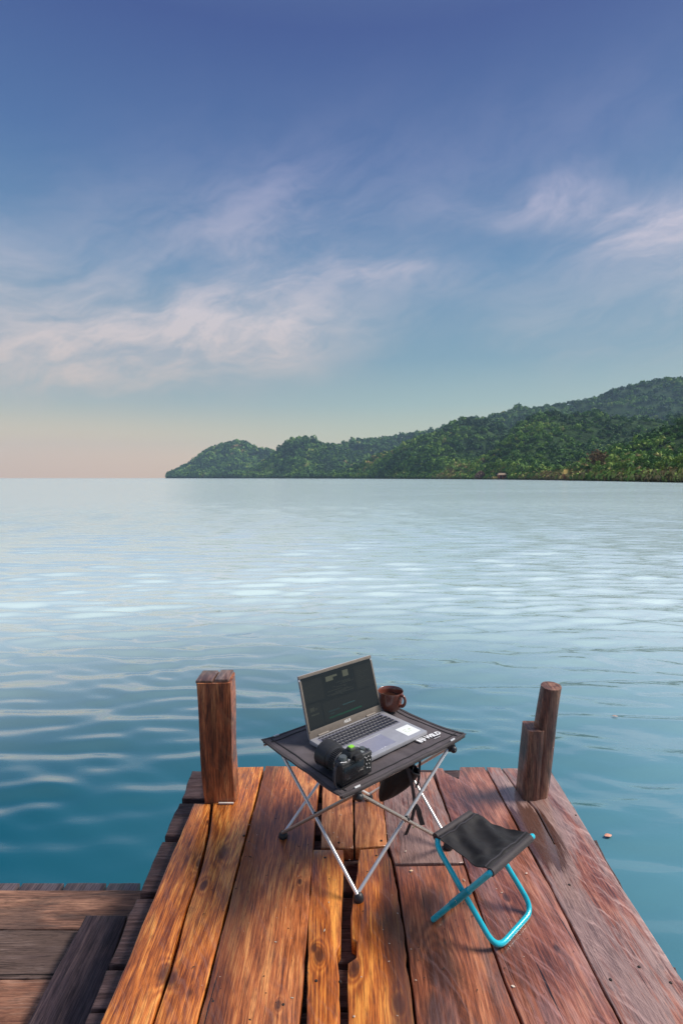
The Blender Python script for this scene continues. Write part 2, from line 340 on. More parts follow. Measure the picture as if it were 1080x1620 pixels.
# ------------------------------------------------------------------ water, with real waves near the jetty
WZ = -0.85
def wave_height(x, y, rs):
    h = np.zeros_like(x)
    n = 60
    lam = np.exp(rs.uniform(math.log(.20), math.log(1.0), n)); ang = rs.normal(0.0, .27, n) + .10
    for l, a in zip(lam, ang):
        k = 2 * math.pi / l; ph = rs.uniform(0, 6.28); amp = .0032 * (l / .6) ** .75
        fade = np.clip((60 * l - np.hypot(x, y)) / (34 * l), 0, 1)
        h += amp * fade * np.sin(k * (x * math.sin(a) + y * math.cos(a)) + ph + .5 * np.sin(.5 * x + .3 * y + ph))
    return h * np.clip(.40 + (np.hypot(x, y) - 2.5) / 9, .40, .95)
def build_water():
    ys = [-8.0]
    while ys[-1] < 60: ys.append(ys[-1] + max(.036, .0056 * abs(ys[-1] - 0)))
    while ys[-1] < 4700: ys.append(ys[-1] * 1.08 + .2)
    ys = np.array(ys)
    t = np.linspace(-1, 1, 460); rows = []
    Vv = np.zeros((len(ys), len(t), 3))
    for i, y in enumerate(ys):
        W = 7 + 1.25 * abs(y); Vv[i, :, 0] = W * (.55 * t + .45 * t ** 3) if y < 70 else W * t
        Vv[i, :, 1] = y
    Vv[:, :, 2] = WZ + wave_height(Vv[:, :, 0], Vv[:, :, 1], np.random.default_rng(5))
    nr, nc = len(ys), len(t)
    idx = np.arange(nr * nc).reshape(nr, nc)
    F = np.stack([idx[:-1, :-1], idx[:-1, 1:], idx[1:, 1:], idx[1:, :-1]], -1).reshape(-1, 4)
    me = bpy.data.meshes.new('water'); me.vertices.add(nr * nc); me.vertices.foreach_set('co', Vv.reshape(-1))
    me.loops.add(F.size); me.loops.foreach_set('vertex_index', F.reshape(-1)); me.polygons.add(len(F))
    me.polygons.foreach_set('loop_start', np.arange(len(F)) * 4); me.polygons.foreach_set('loop_total', np.full(len(F), 4)); me.update(); me.validate()
    me.polygons.foreach_set('use_smooth', np.ones(len(F), bool))
    m, g, b = newmat('sea_water')
    co = g.n('ShaderNodeTexCoord').outputs['Object']; x, y, z = g.xyz(co)
    # water body colour: deep teal to the left, paler to the right
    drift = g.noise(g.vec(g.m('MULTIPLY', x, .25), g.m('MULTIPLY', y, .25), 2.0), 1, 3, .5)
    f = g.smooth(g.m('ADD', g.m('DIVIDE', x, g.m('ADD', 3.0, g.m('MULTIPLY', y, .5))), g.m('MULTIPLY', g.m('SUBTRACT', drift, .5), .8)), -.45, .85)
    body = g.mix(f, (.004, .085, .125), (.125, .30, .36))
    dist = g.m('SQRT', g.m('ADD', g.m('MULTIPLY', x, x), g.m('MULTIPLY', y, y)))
    body = g.mix(g.smooth(dist, 3.5, 11.0, 0, .90), body, (.76, .92, .89)); g.nt.nodes.remove(b)  # pales with distance: bright surface reflection painted into the body colour
    r1 = g.noise(g.vec(g.m('MULTIPLY', x, 1.4), g.m('MULTIPLY', y, 3.4), 1.0), 1, 4, .55, .4)
    r2 = g.noise(g.vec(g.m('MULTIPLY', x, .75), g.m('MULTIPLY', y, 2.1), 4.0), 1, 5, .62, .4)
    r3 = g.noise(g.vec(g.m('MULTIPLY', x, .05), g.m('MULTIPLY', y, .16), 9.0), 1, 3, .55, .3)
    gust = g.noise(g.vec(g.m('MULTIPLY', x, .03), g.m('MULTIPLY', y, .05), 6.0), 1, 3, .5)
    rt = g.smooth(g.m('DIVIDE', x, g.m('ADD', 4.0, y)), -.2, .45, .35, 1.3)
    amp1 = g.m('MULTIPLY', g.smooth(dist, 5, 30, .12, .85), g.m('MULTIPLY', rt, g.smooth(gust, .35, .6, .5, 1.2)))
    hgt = g.m('ADD', g.m('MULTIPLY', g.m('MULTIPLY', r1, .095), amp1), g.m('ADD', g.m('MULTIPLY', g.m('MULTIPLY', r2, .12), g.smooth(dist, 14, 40)), g.m('MULTIPLY', g.m('MULTIPLY', r3, 1.7), g.smooth(dist, 60, 260))))
    nrm = g.bump(hgt, 1.0, 1.0)
    lw = g.n('ShaderNodeLayerWeight'); g.link(nrm, lw.inputs['Normal']); lw.inputs['Blend'].default_value = .5
    facing = lw.outputs['Facing']
    fr = g.ramp(facing, [(0, .02), (.35, .05), (.50, .11), (.62, .30), (.72, .58), (.84, .74), (1, .78)])
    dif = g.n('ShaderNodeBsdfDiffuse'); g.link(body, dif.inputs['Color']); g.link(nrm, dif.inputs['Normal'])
    gl = g.n('ShaderNodeBsdfGlossy'); gl.inputs['Roughness'].default_value = .11; g.link(nrm, gl.inputs['Normal']); gl.inputs['Color'].default_value = (.97, 1, 1, 1)
    mx = g.n('ShaderNodeMixShader'); g.link(fr, mx.inputs[0]); g.link(dif.outputs[0], mx.inputs[1]); g.link(gl.outputs[0], mx.inputs[2])
    g.link(mx.outputs[0], g.nt.nodes['Material Output'].inputs['Surface'])
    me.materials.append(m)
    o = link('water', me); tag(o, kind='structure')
    return o
build_water()

# ------------------------------------------------------------------ hills across the bay
ZB = WZ
def interp(xs, ys_, x): return np.interp(x, xs, ys_)
SHORE = ([200, 262, 430, 560, 700, 800, 900, 1000, 1080, 1300, 1600], [2900, 2700, 2000, 1400, 900, 620, 420, 300, 240, 180, 150])
RIDGES = [
    # (px list, crest py list, crest distance, front half depth)
    ([255, 266, 280, 300, 330, 350, 373, 400, 430, 450, 480, 540], [760, 755, 748, 739, 718, 708, 701, 708, 716, 727, 742, 760], 3000, 330),
    ([380, 400, 430, 450, 465, 480, 500, 520, 550, 600, 680, 760], [762, 748, 726, 707, 698, 696, 700, 709, 718, 731, 748, 760], 2350, 420),
    ([460, 500, 520, 560, 600, 640, 680, 700, 730, 800, 900], [745, 716, 707, 701, 697, 691, 684, 679, 683, 694, 720], 2700, 500),
    ([540, 600, 640, 660, 680, 700, 716, 740, 765, 790, 810, 840, 870, 930], [752, 722, 707, 698, 690, 680, 666, 662, 663, 672, 689, 706, 722, 750], 1500, 480),
    ([640, 700, 760, 780, 800, 830, 870, 900, 915, 940, 960, 980, 1000, 1020, 1050, 1080, 1150, 1300, 1500], [705, 682, 665, 657, 651, 648, 645, 642, 637, 631, 625, 617, 609, 606, 604, 604, 605, 620, 640], 2100, 620),
    ([720, 780, 800, 815, 840, 870, 900, 930, 960, 1000, 1040, 1100, 1300, 1500], [752, 712, 690, 676, 664, 662, 661, 660, 661, 661, 664, 661, 650, 660], 1050, 380),
    ([860, 880, 900, 930, 950, 980, 1000, 1020, 1040, 1060, 1080, 1150, 1300, 1500], [760, 751, 744, 731, 722, 710, 700, 692, 685, 678, 669, 648, 635, 640], 500, 150),
]
def col_dir(px): return (px - 540) / FP
def hill_height(px, D):
    """px, D numpy arrays: column and forward distance (m) -> height"""
    ds = interp(*SHORE, px)
    edge = np.clip((px - 262) / 60, 0, 1)
    z = np.clip((D - ds) * .05, -3, 22) * (.15 + .85 * edge) + ZB
    rise = np.clip((D - ds) / (.10 * ds + 25), 0, 1); rise = rise * rise * (3 - 2 * rise)
    for xs, pys, dc, hw in RIDGES:
        crest = interp(xs, pys, px); crest = np.where((px < xs[0]) | (px > xs[-1]), 775.0, crest)
        a = (crest - 810) / FP
        slope = (-np.sin(PITCH) - a * np.cos(PITCH)) / (np.cos(PITCH) - a * np.sin(PITCH))
        top = CH + slope * dc - ZB
        top = np.clip(top, 0, None)
        t = (D - dc) / np.where(D < dc, hw, hw * 1.2)
        prof = np.exp(-np.abs(t) ** 1.7 * 1.6)
        z = np.maximum(z, ZB + top * prof * rise)
    return z
def gully(x, y, z):
    v = np.zeros(len(x))
    for i in range(len(x)):
        p = Vector((x[i] * .0065, y[i] * .0065, 1.3))
        v[i] = abs(mnoise.noise(p)) * 1.3 + .5 * abs(mnoise.noise(p * 2.7))
    return v
def terrain_z(px, D, x):
    z = hill_height(px, D)
    h = np.clip(z - ZB, 0, None)
    return z + (.25 - gully(x.ravel(), D.ravel(), z).reshape(x.shape)) * np.minimum(h * .32, 34) * np.clip(h / 20, 0, 1)
def build_hills():
    pxs = np.linspace(263, 1560, 300); 
    nd = 150; V_ = np.zeros((nd, len(pxs), 3))
    for i in range(nd):
        t = i / (nd - 1); ds = interp(*SHORE, pxs)
        D = ds * .97 + (3900 - ds * .97) * t ** 1.6
        x = col_dir(pxs) * D / (math.cos(PITCH))
        V_[i, :, 0] = x; V_[i, :, 1] = D; V_[i, :, 2] = terrain_z(pxs, D, x)
    nr, nc = nd, len(pxs); idx = np.arange(nr * nc).reshape(nr, nc)
    F = np.stack([idx[:-1, :-1], idx[:-1, 1:], idx[1:, 1:], idx[1:, :-1]], -1).reshape(-1, 4)
    me = bpy.data.meshes.new('hills'); me.from_pydata(V_.reshape(-1, 3).tolist(), [], F.tolist())
    me.polygons.foreach_set('use_smooth', np.ones(len(F), bool))
    m, g, b = newmat('hill_ground'); co = g.n('ShaderNodeTexCoord').outputs['Object']; x, y, z = g.xyz(co)
    n = g.noise(co, .02, 6, .6)
    c = g.ramp(g.m('ADD', g.m('MULTIPLY', n, .5), g.m('MULTIPLY', g.noise(co, .16, 5, .75), .5)), [(.36, (.012, .030, .010)), (.5, (.028, .066, .018)), (.62, (.065, .12, .028))])
    g.link(g.bump(g.noise(co, .2, 5, .7), 1.0, 6.0), b.inputs['Normal'])
    rt = g.m('DIVIDE', x, y)
    beach = g.m('MULTIPLY', g.smooth(z, WZ + .5, WZ + .25), g.m('MULTIPLY', g.smooth(rt, .22, .27), g.smooth(rt, .44, .40)))
    c = g.mix(beach, c, g.ramp(g.noise(co, .06, 4), [(.35, (.10, .07, .05)), (.6, (.42, .36, .28))]))
    g.link(c, b.inputs['Base Color']); b.inputs['Roughness'].default_value = .95; b.inputs['Specular IOR Level'].default_value = .1
    me.materials.append(m); o = link('hills', me); tag(o, kind='structure'); return o
build_hills()

def leaf_mat(name, stops, scale=.9, isl=True):
    m, g, b = newmat(name); geo = g.n('ShaderNodeNewGeometry'); co = g.n('ShaderNodeTexCoord').outputs['Object']
    r = geo.outputs['Random Per Island']
    big = g.noise(co, .008, 4, .6)
    f = g.m('ADD', g.m('MULTIPLY', r, .5), g.m('MULTIPLY', g.smooth(big, .3, .7), .5)) if isl else r
    c = g.ramp(f, stops)
    n = g.noise(co, scale, 5, .7)
    c = g.mix(g.m('MULTIPLY', g.smooth(n, .35, .7), .55), c, tuple(x * 2.1 for x in stops[len(stops) // 2][1]))
    g.link(c, b.inputs['Base Color']); b.inputs['Roughness'].default_value = .75; b.inputs['Specular IOR Level'].default_value = .2
    g.link(g.bump(n, 1.0, .9), b.inputs['Normal'])
    return m
def ico(sub):
    bm = bmesh.new(); bmesh.ops.create_icosphere(bm, subdivisions=sub, radius=1); bm.verts.index_update()
    v = np.array([vv.co[:] for vv in bm.verts]); f = np.array([[a.index for a in ff.verts] for ff in bm.faces]); bm.free(); return v, f
def build_forest():
    """crowns as shells of leaf clusters, denser near the shore where each one shows larger"""
    rs = np.random.default_rng(3); n1, n2 = 27000, 7000
    px = np.concatenate([rs.uniform(255, 1400, n1), rs.uniform(258, 1300, n2)])
    ds = interp(*SHORE, px)
    D = np.concatenate([ds[:n1] * 1.012 + 3 + (3300 - ds[:n1]) * rs.uniform(0, 1, n1) ** 1.3, ds[n1:] * (1.004 + .10 * rs.uniform(0, 1, n2) ** 1.3) + 2])
    x = col_dir(px) * D / math.cos(PITCH); z = terrain_z(px, D, x)
    keep = (z - ZB > .12) & (px > 268) & ~((np.abs(px - 792) < 11) & (D < ds * 1.07)) & ~((np.abs(px - 893) < 7) & (D < ds * 1.09)) & ~((px > 800) & (px < 900) & (D < ds * 1.02)); px, D, x, z, ds = px[keep], D[keep], x[keep], z[keep], ds[keep]; n = len(px)
    rad = np.maximum(2.6, D * .0038) * rs.uniform(.5, 1.5, n)
    K = 44; NV = 12; var = []
    for k in range(NV):
        vs = []
        for _ in range(K):
            d = rs.normal(0, 1, 3); d[2] = abs(d[2]) * .9 - .25; d /= np.linalg.norm(d); c = d * np.array([1, 1, .9]) * rs.uniform(.62, 1.1)
            a = rs.normal(0, 1, 3); nn = d + rs.normal(0, .55, 3); nn /= np.linalg.norm(nn); a -= nn * a.dot(nn); a /= np.linalg.norm(a); b = np.cross(nn, a); s_ = rs.uniform(.22, .44)
            vs += [c + a * s_, c + b * s_ * .8, c - a * s_ * .9, c - b * s_]
        var.append(np.array(vs))
    var = np.array(var); kk = rs.integers(0, NV, n); a = rs.uniform(0, 6.28, n); base = var[kk]
    bx = base[:, :, 0] * np.cos(a)[:, None] - base[:, :, 1] * np.sin(a)[:, None]; by = base[:, :, 0] * np.sin(a)[:, None] + base[:, :, 1] * np.cos(a)[:, None]
    hz = rs.uniform(.7, 1.5, n)
    Vv = np.stack([bx * rad[:, None] + x[:, None], by * rad[:, None] + D[:, None], base[:, :, 2] * (rad * hz)[:, None] + (z + rad * .6)[:, None]], -1).reshape(-1, 3)
    nf = n * K; me = bpy.data.meshes.new('forest'); me.vertices.add(len(Vv)); me.vertices.foreach_set('co', Vv.reshape(-1))
    me.loops.add(nf * 4); me.loops.foreach_set('vertex_index', np.arange(nf * 4)); me.polygons.add(nf)
    me.polygons.foreach_set('loop_start', np.arange(nf) * 4); me.polygons.foreach_set('loop_total', np.full(nf, 4)); me.update()
    # species of each crown: a number that picks its leaf colour
    patch = np.array([mnoise.noise(Vector((x[i] * .012, D[i] * .006, 4.2))) for i in range(n)])
    tone = np.clip(.40 + .45 * np.exp(-(D - ds) / 110) * np.clip((px - 560) / 200, 0, 1) + .55 * patch + rs.normal(0, .17, n) + np.clip((700 - D) / 1500, 0, .25), 0, 1)
    at = me.attributes.new('species', 'FLOAT', 'FACE'); at.data.foreach_set('value', np.repeat(tone, K) + rs.uniform(-.07, .07, nf))
    m, g, b = newmat('forest_leaves'); av = g.n('ShaderNodeAttribute', attribute_name='species').outputs['Fac']
    c = g.ramp(av, [(.0, (.024, .066, .024)), (.3, (.052, .13, .030)), (.55, (.11, .23, .040)), (.78, (.22, .35, .052)), (.93, (.30, .35, .08)), (1, (.34, .24, .10))])
    g.link(c, b.inputs['Base Color']); b.inputs['Roughness'].default_value = .8; b.inputs['Specular IOR Level'].default_value = .2
    me.materials.append(m)
    o = link('forest', me); tag(o, 'dense tropical forest covering the far hills above the bay', 'forest', kind='stuff'); return o
build_forest()

BARK = simple('bark', (.20, .17, .13), .9, nscale=2)
L_GREEN = leaf_mat('tree_leaves', [(.0, (.045, .105, .020)), (.5, (.095, .19, .032)), (1, (.18, .29, .05))], 1.5, False)
L_LIME = leaf_mat('lime_leaves', [(.0, (.09, .15, .020)), (.5, (.17, .26, .034)), (1, (.28, .36, .07))], 1.5, False)
L_RUST = leaf_mat('rust_leaves', [(.0, (.06, .060, .020)), (.5, (.13, .075, .028)), (1, (.22, .11, .04))], 1.5, False)
L_PINK = leaf_mat('dry_leaves', [(.0, (.14, .085, .06)), (.5, (.25, .15, .11)), (1, (.36, .25, .19))], 1.5, False)
def crown_mesh(kind, seed, mat):
    rs = random.Random(seed); vs = []; fs = []
    def card(c, s_, nrm=None):
        n = Vector((rs.gauss(0, 1), rs.gauss(0, 1), rs.gauss(.6, 1))).normalized(); a = n.orthogonal().normalized(); a.rotate(Matrix.Rotation(rs.uniform(0, 6.28), 3, n)); b = n.cross(a); k = len(vs)
        for u, v in ((-1, -.5), (0, -.9), (1, -.2), (.7, .8), (-.5, .9)): vs.append(c + a * u * s_ * rs.uniform(.7, 1.2) + b * v * s_)
        fs.append((k, k + 1, k + 2, k + 3, k + 4))
    if kind == 'palm':
        for i in range(17):
            az = i * 2.4 + rs.uniform(-.2, .2); el = rs.uniform(-.1, 1.1); L = rs.uniform(2.8, 3.6); d = Vector((math.cos(az), math.sin(az), 0)); sd_ = Vector((-math.sin(az), math.cos(az), 0)); p = Vector((0, 0, 9.0)); prev = None
            for s_ in range(9):
                t = s_ / 8; wv = .55 * math.sin(math.pi * min(1, t * .9 + .12)); q_ = p + d * (L * t * math.cos(el * .6)) + Vector((0, 0, L * (math.sin(el) * t - .95 * t * t)))
                k = len(vs); vs.extend([q_ - sd_ * wv - Vector((0, 0, .25 * wv)), q_, q_ + sd_ * wv - Vector((0, 0, .25 * wv))])
                if s_: fs.append((k - 3, k - 2, k + 1, k)); fs.append((k - 2, k - 1, k + 2, k + 1))
    else:
        nb = {'round': 11, 'tall': 9, 'spread': 13, 'bush': 7}[kind]
        H0, Rr, Hh = {'round': (6.2, 3.4, 3.0), 'tall': (7.4, 2.2, 4.4), 'spread': (6.6, 4.8, 1.8), 'bush': (1.6, 2.4, 1.5)}[kind]
        for _ in range(nb):
            a = rs.uniform(0, 6.28); r = Rr * rs.uniform(.15, .8); c = Vector((r * math.cos(a), r * math.sin(a), H0 + Hh * rs.uniform(-.75, .8))); br = rs.uniform(.9, 1.7) * (Rr / 3.4) ** .5
            for _ in range(62):
                n = Vector((rs.gauss(0, 1), rs.gauss(0, 1), rs.gauss(0, .8))).normalized(); card(c + n * br * rs.uniform(.55, 1.08), rs.uniform(.22, .46))
    me = bpy.data.meshes.new('crown'); me.from_pydata(vs, [], fs); me.materials.append(mat); return me
def trunk_mesh(kind, seed):
    rs = random.Random(seed); mb = MB(); top = {'palm': 9.0, 'round': 6.4, 'tall': 9.0, 'spread': 6.0, 'bush': 1.4}[kind]; lean = rs.uniform(-.6, .6)
    pts = [Vector((lean * (t ** 2), .3 * lean * t, -1.2 + (top + 1.2) * t)) for t in [i / 6 for i in range(7)]]
    pts = [p - Vector((lean, .3 * lean, 0)) for p in pts]
    mb.tube(pts, .2, 7, rs=[.26 * (1 - .55 * i / 6) * (.5 if kind == 'bush' else 1) for i in range(7)])
    if kind != 'palm':
        for _ in range(5):
            a = rs.uniform(0, 6.28); s0 = pts[4]; mb.tube([s0, s0 + Vector((math.cos(a) * .9, math.sin(a) * .9, 1.0)) * (.4 if kind == 'bush' else 1), s0 + Vector((math.cos(a) * 2, math.sin(a) * 2, 2.2)) * (.4 if kind == 'bush' else 1)], .1, 5, rs=[.11, .07, .03])
    me = bpy.data.meshes.new('trunk'); me.from_pydata([tuple(v) for v in mb.v], [], mb.f); me.materials.append(BARK); return me
PROTO = {}
for kind in ('palm', 'round', 'tall', 'spread', 'bush'):
    for mi, mt in enumerate((L_GREEN, L_LIME)):
        for sd_ in (1, 2): PROTO[(kind, mi, sd_)] = (crown_mesh(kind, hash((len(kind), mi, sd_)) & 255, mt), trunk_mesh(kind, sd_ * 5 + mi))
RUSTC = crown_mesh('spread', 77, L_RUST); PINKC = crown_mesh('bush', 78, L_PINK)
def ground_at(px, D):
    a = np.array([px], float); d = np.array([D], float); x = col_dir(a) * d / math.cos(PITCH); return Vector((x[0], D, terrain_z(a, d, x)[0]))
TL = {'palm': ('coconut_palm', 'palm', 'coconut palm with drooping fronds', 'coconut palms on the far shore'),
      'round': ('broadleaf_tree', 'tree', 'round-crowned broadleaf tree', 'round-crowned trees on the far shore'),
      'tall': ('tall_tree', 'tree', 'narrow tree with a bare trunk', 'tall narrow trees on the far shore'),
      'spread': ('spreading_tree', 'tree', 'wide flat-crowned tree', 'wide flat-crowned trees on the far shore')}
rs = random.Random(11)
def place_tree(kind, px, D, s, mi, crown=None, label=None, cat=None, name=None, group=None):
    cm, tm = PROTO[(kind, mi, rs.choice((1, 2)))]
    p = ground_at(px, D); t = link(name or TL[kind][0], None); t.location = p; t.rotation_euler = (0, 0, rs.uniform(0, 6.28)); t.scale = (s, s, s * rs.uniform(.9, 1.15)); t.empty_display_size = .5
    if label: tag(t, label, cat)
    else:
        col = ('dark green', 'light green')[mi]
        where = 'left of the thatched hut' if px < 775 else 'between the two huts' if px < 893 else 'just right of the small hut' if px < 950 else 'near the right end of the shore' if px < 1030 else 'at the right end of the shore'
        size = 'tall ' if s > 1.22 else 'small ' if s < .88 else ''
        tag(t, size + col + ' ' + TL[kind][2] + ' ' + where, TL[kind][1], TL[kind][3] + ' ' + where)
    link('crown', crown or cm, t); link('trunk', tm, t)
for i in range(118):
    px = 560 + 560 * ((i + rs.random()) / 118) ** .8; ds = float(interp(*SHORE, px))
    D = ds * 1.02 + 4 + rs.uniform(0, .06) * ds
    kind = rs.choices(['palm', 'round', 'tall', 'spread'], [.32, .34, .2, .14])[0]
    if 690 < px < 900 and rs.random() < .5: kind = 'palm'
    if 772 < px < 806 or 880 < px < 904: D = ds * 1.09
    place_tree(kind, px, D, rs.uniform(.75, 1.2) * (1 if px > 850 else 1.25), rs.choice((0, 0, 1)))
place_tree('spread', 938, 400, 2.0, 0, RUSTC, 'wide tree with a rust-brown crown on the slope right of the shore hut', 'tree', 'rusty_tree')
place_tree('bush', 757, 725, 2.9, 0, PINKC, 'dry pinkish-brown bush at the water edge left of the orange hut', 'bush', 'dry_bush')

# ------------------------------------------------------------------ huts on the far shore
TERRA = simple('terracotta_boards', (.42, .13, .06), .8, nscale=1.5); THATCH = simple('thatch', (.30, .22, .15), .95, nscale=3); YEL = simple('yellow_paint', (.62, .42, .10), .8, nscale=1.5); SHADE = simple('dark_opening', (.05, .03, .025), .9)
def hut(px, D, wd, dp, hh, roofm, label, wallm, tower=False):
    p = P(px, 757, WZ); p = ground_at(px, D); p.z = max(p.z, WZ + .6)
    t = thing('shore_hut', label, 'hut', p)
    for sx in (-1, 1):
        for sy in (-1, 1): MB().box((sx * wd * .44, sy * dp * .4, -.3), (.3, .3, 2.0)).build('stilt', BARK, t)
    MB().box((0, 0, .7 + hh / 2), (wd, dp, hh)).build('wall', wallm, t, smooth=False)
    MB().box((0, 0, .62), (wd * 1.25, dp * 1.3, .16)).build('platform', BARK, t, smooth=False)
    z0 = .7 + hh; rw, rd, rh = wd * .62, dp * .72, hh * (.5 if not tower else .9)
    MB().add([(-rw, -rd, z0 - .15), (rw, -rd, z0 - .15), (rw, rd, z0 - .15), (-rw, rd, z0 - .15), (-rw * .7, 0, z0 + rh), (rw * .7, 0, z0 + rh)], [(0, 1, 5, 4), (2, 3, 4, 5), (1, 2, 5), (3, 0, 4), (3, 2, 1, 0)]).build('roof', roofm, t, smooth=False)
    MB().box((-wd * .2, -dp / 2 - .02, .7 + hh * .42), (wd * .2, .06, hh * .8)).build('door', SHADE, t, smooth=False)
    MB().box((wd * .22, -dp / 2 - .02, .7 + hh * .55), (wd * .26, .06, hh * .4)).build('window', SHADE, t, smooth=False)
    MB().box((-wd * .85, 0, .7 + hh * .3), (wd * .55, dp * .7, hh * .55)).build('annexe', YEL, t, smooth=False)
hut(792, 652, 9.0, 6, 4.4, THATCH, 'orange hut with a pale thatched roof at the far shore, beside the dry bush', TERRA)
hut(893, 443, 4.2, 3.6, 4.0, YEL, 'small red and yellow hut on the far shore, right of the thatched one', TERRA, True)

# ------------------------------------------------------------------ wooden jetty
jetty = thing('wooden_jetty', 'weathered brown plank jetty reaching into the bay, carrying the table and stool', 'jetty', (0, 1.2, 0))
JO = Vector((0, 1.2, 0))
def board(name, poly, z, th, mat, parent, PO, axis='y', jit=.0012, bev=.003, seed=0, label=None, inset=0.0, tilt=0.0, step=.03):
    """a sawn board from its outline (world x,y); local Y runs along the fibres"""
    rr = random.Random(seed); pts = [Vector((p[0], p[1])) for p in poly]
    c = sum(pts, Vector((0, 0))) / len(pts)
    if isinstance(axis, (int, float)): ang = axis
    else: ang = 0.0 if axis == 'y' else math.pi / 2
    rot = Matrix.Rotation(-ang, 2)
    loc = [rot @ (p - c) for p in pts]
    area = sum(loc[i].x * loc[(i + 1) % len(loc)].y - loc[(i + 1) % len(loc)].x * loc[i].y for i in range(len(loc)))
    if area < 0: loc.reverse()
    out = []
    for i, p in enumerate(loc):
        q_ = loc[(i + 1) % len(loc)]; L = (q_ - p).length; n = max(1, int(L / step)); d = (q_ - p); nn = Vector((d.y, -d.x)).normalized() if L > 1e-6 else Vector((0, 0))
        s0 = rr.uniform(0, 50)
        for k in range(n):
            t = k / n; j = (mnoise.noise(Vector((s0 + t * L * 9, seed * 3.3, 0))) + .6 * mnoise.noise(Vector((s0 + t * L * 37, seed, 4)))) * jit * 2
            out.append(p + d * t + nn * (j * (0 if k == 0 else 1) - inset))
    bm = bmesh.new(); vs = [bm.verts.new((p.x, p.y, tilt * p.x)) for p in out]
    f = bm.faces.new(vs); r_ = bmesh.ops.extrude_face_region(bm, geom=[f]); up = [e for e in r_['geom'] if isinstance(e, bmesh.types.BMVert)]
    for v in up: v.co.z -= th
    bmesh.ops.recalc_face_normals(bm, faces=bm.faces[:])
    if bev:
        ed = [e for e in bm.edges if all(abs(v.co.z - tilt * v.co.x) < 1e-4 for v in e.verts)]
        bmesh.ops.bevel(bm, geom=ed, offset=bev, segments=2, profile=.5, affect='EDGES')
    me = bpy.data.meshes.new(name); bm.to_mesh(me); bm.free(); me.materials.append(mat)
    me.polygons.foreach_set('use_smooth', [True] * len(me.polygons)); me.set_sharp_from_angle(angle=R(50))
    o = link(name, me, parent, label); o.location = Vector((c.x, c.y, z)) - PO; o.rotation_euler = (0, 0, ang); return o
def outline(pix, z, yend=.15):
    """pixel outline -> ground outline; points on the photo's bottom edge run on towards the viewer"""
    out = [P(x, y, z) for x, y in pix]; n = len(pix); res = []
    for i, (x, y) in enumerate(pix):
        if y >= 1620:
            j = (i - 1) % n if pix[(i - 1) % n][1] < 1620 else (i + 1) % n
            a, b_ = out[j], out[i]; d = b_ - a; t = (yend - a.y) / d.y; res.append((a + d * t).to_2d())
        else: res.append(out[i].to_2d())
    return res
def mean_axis(poly):                       # angle of the long side, so the fibres follow the board
    best = max(((Vector(poly[(i + 1) % len(poly)]) - Vector(p)) for i, p in enumerate(poly)), key=lambda d: d.length)
    if best.y < 0: best = -best
    return math.atan2(-best.x, best.y)
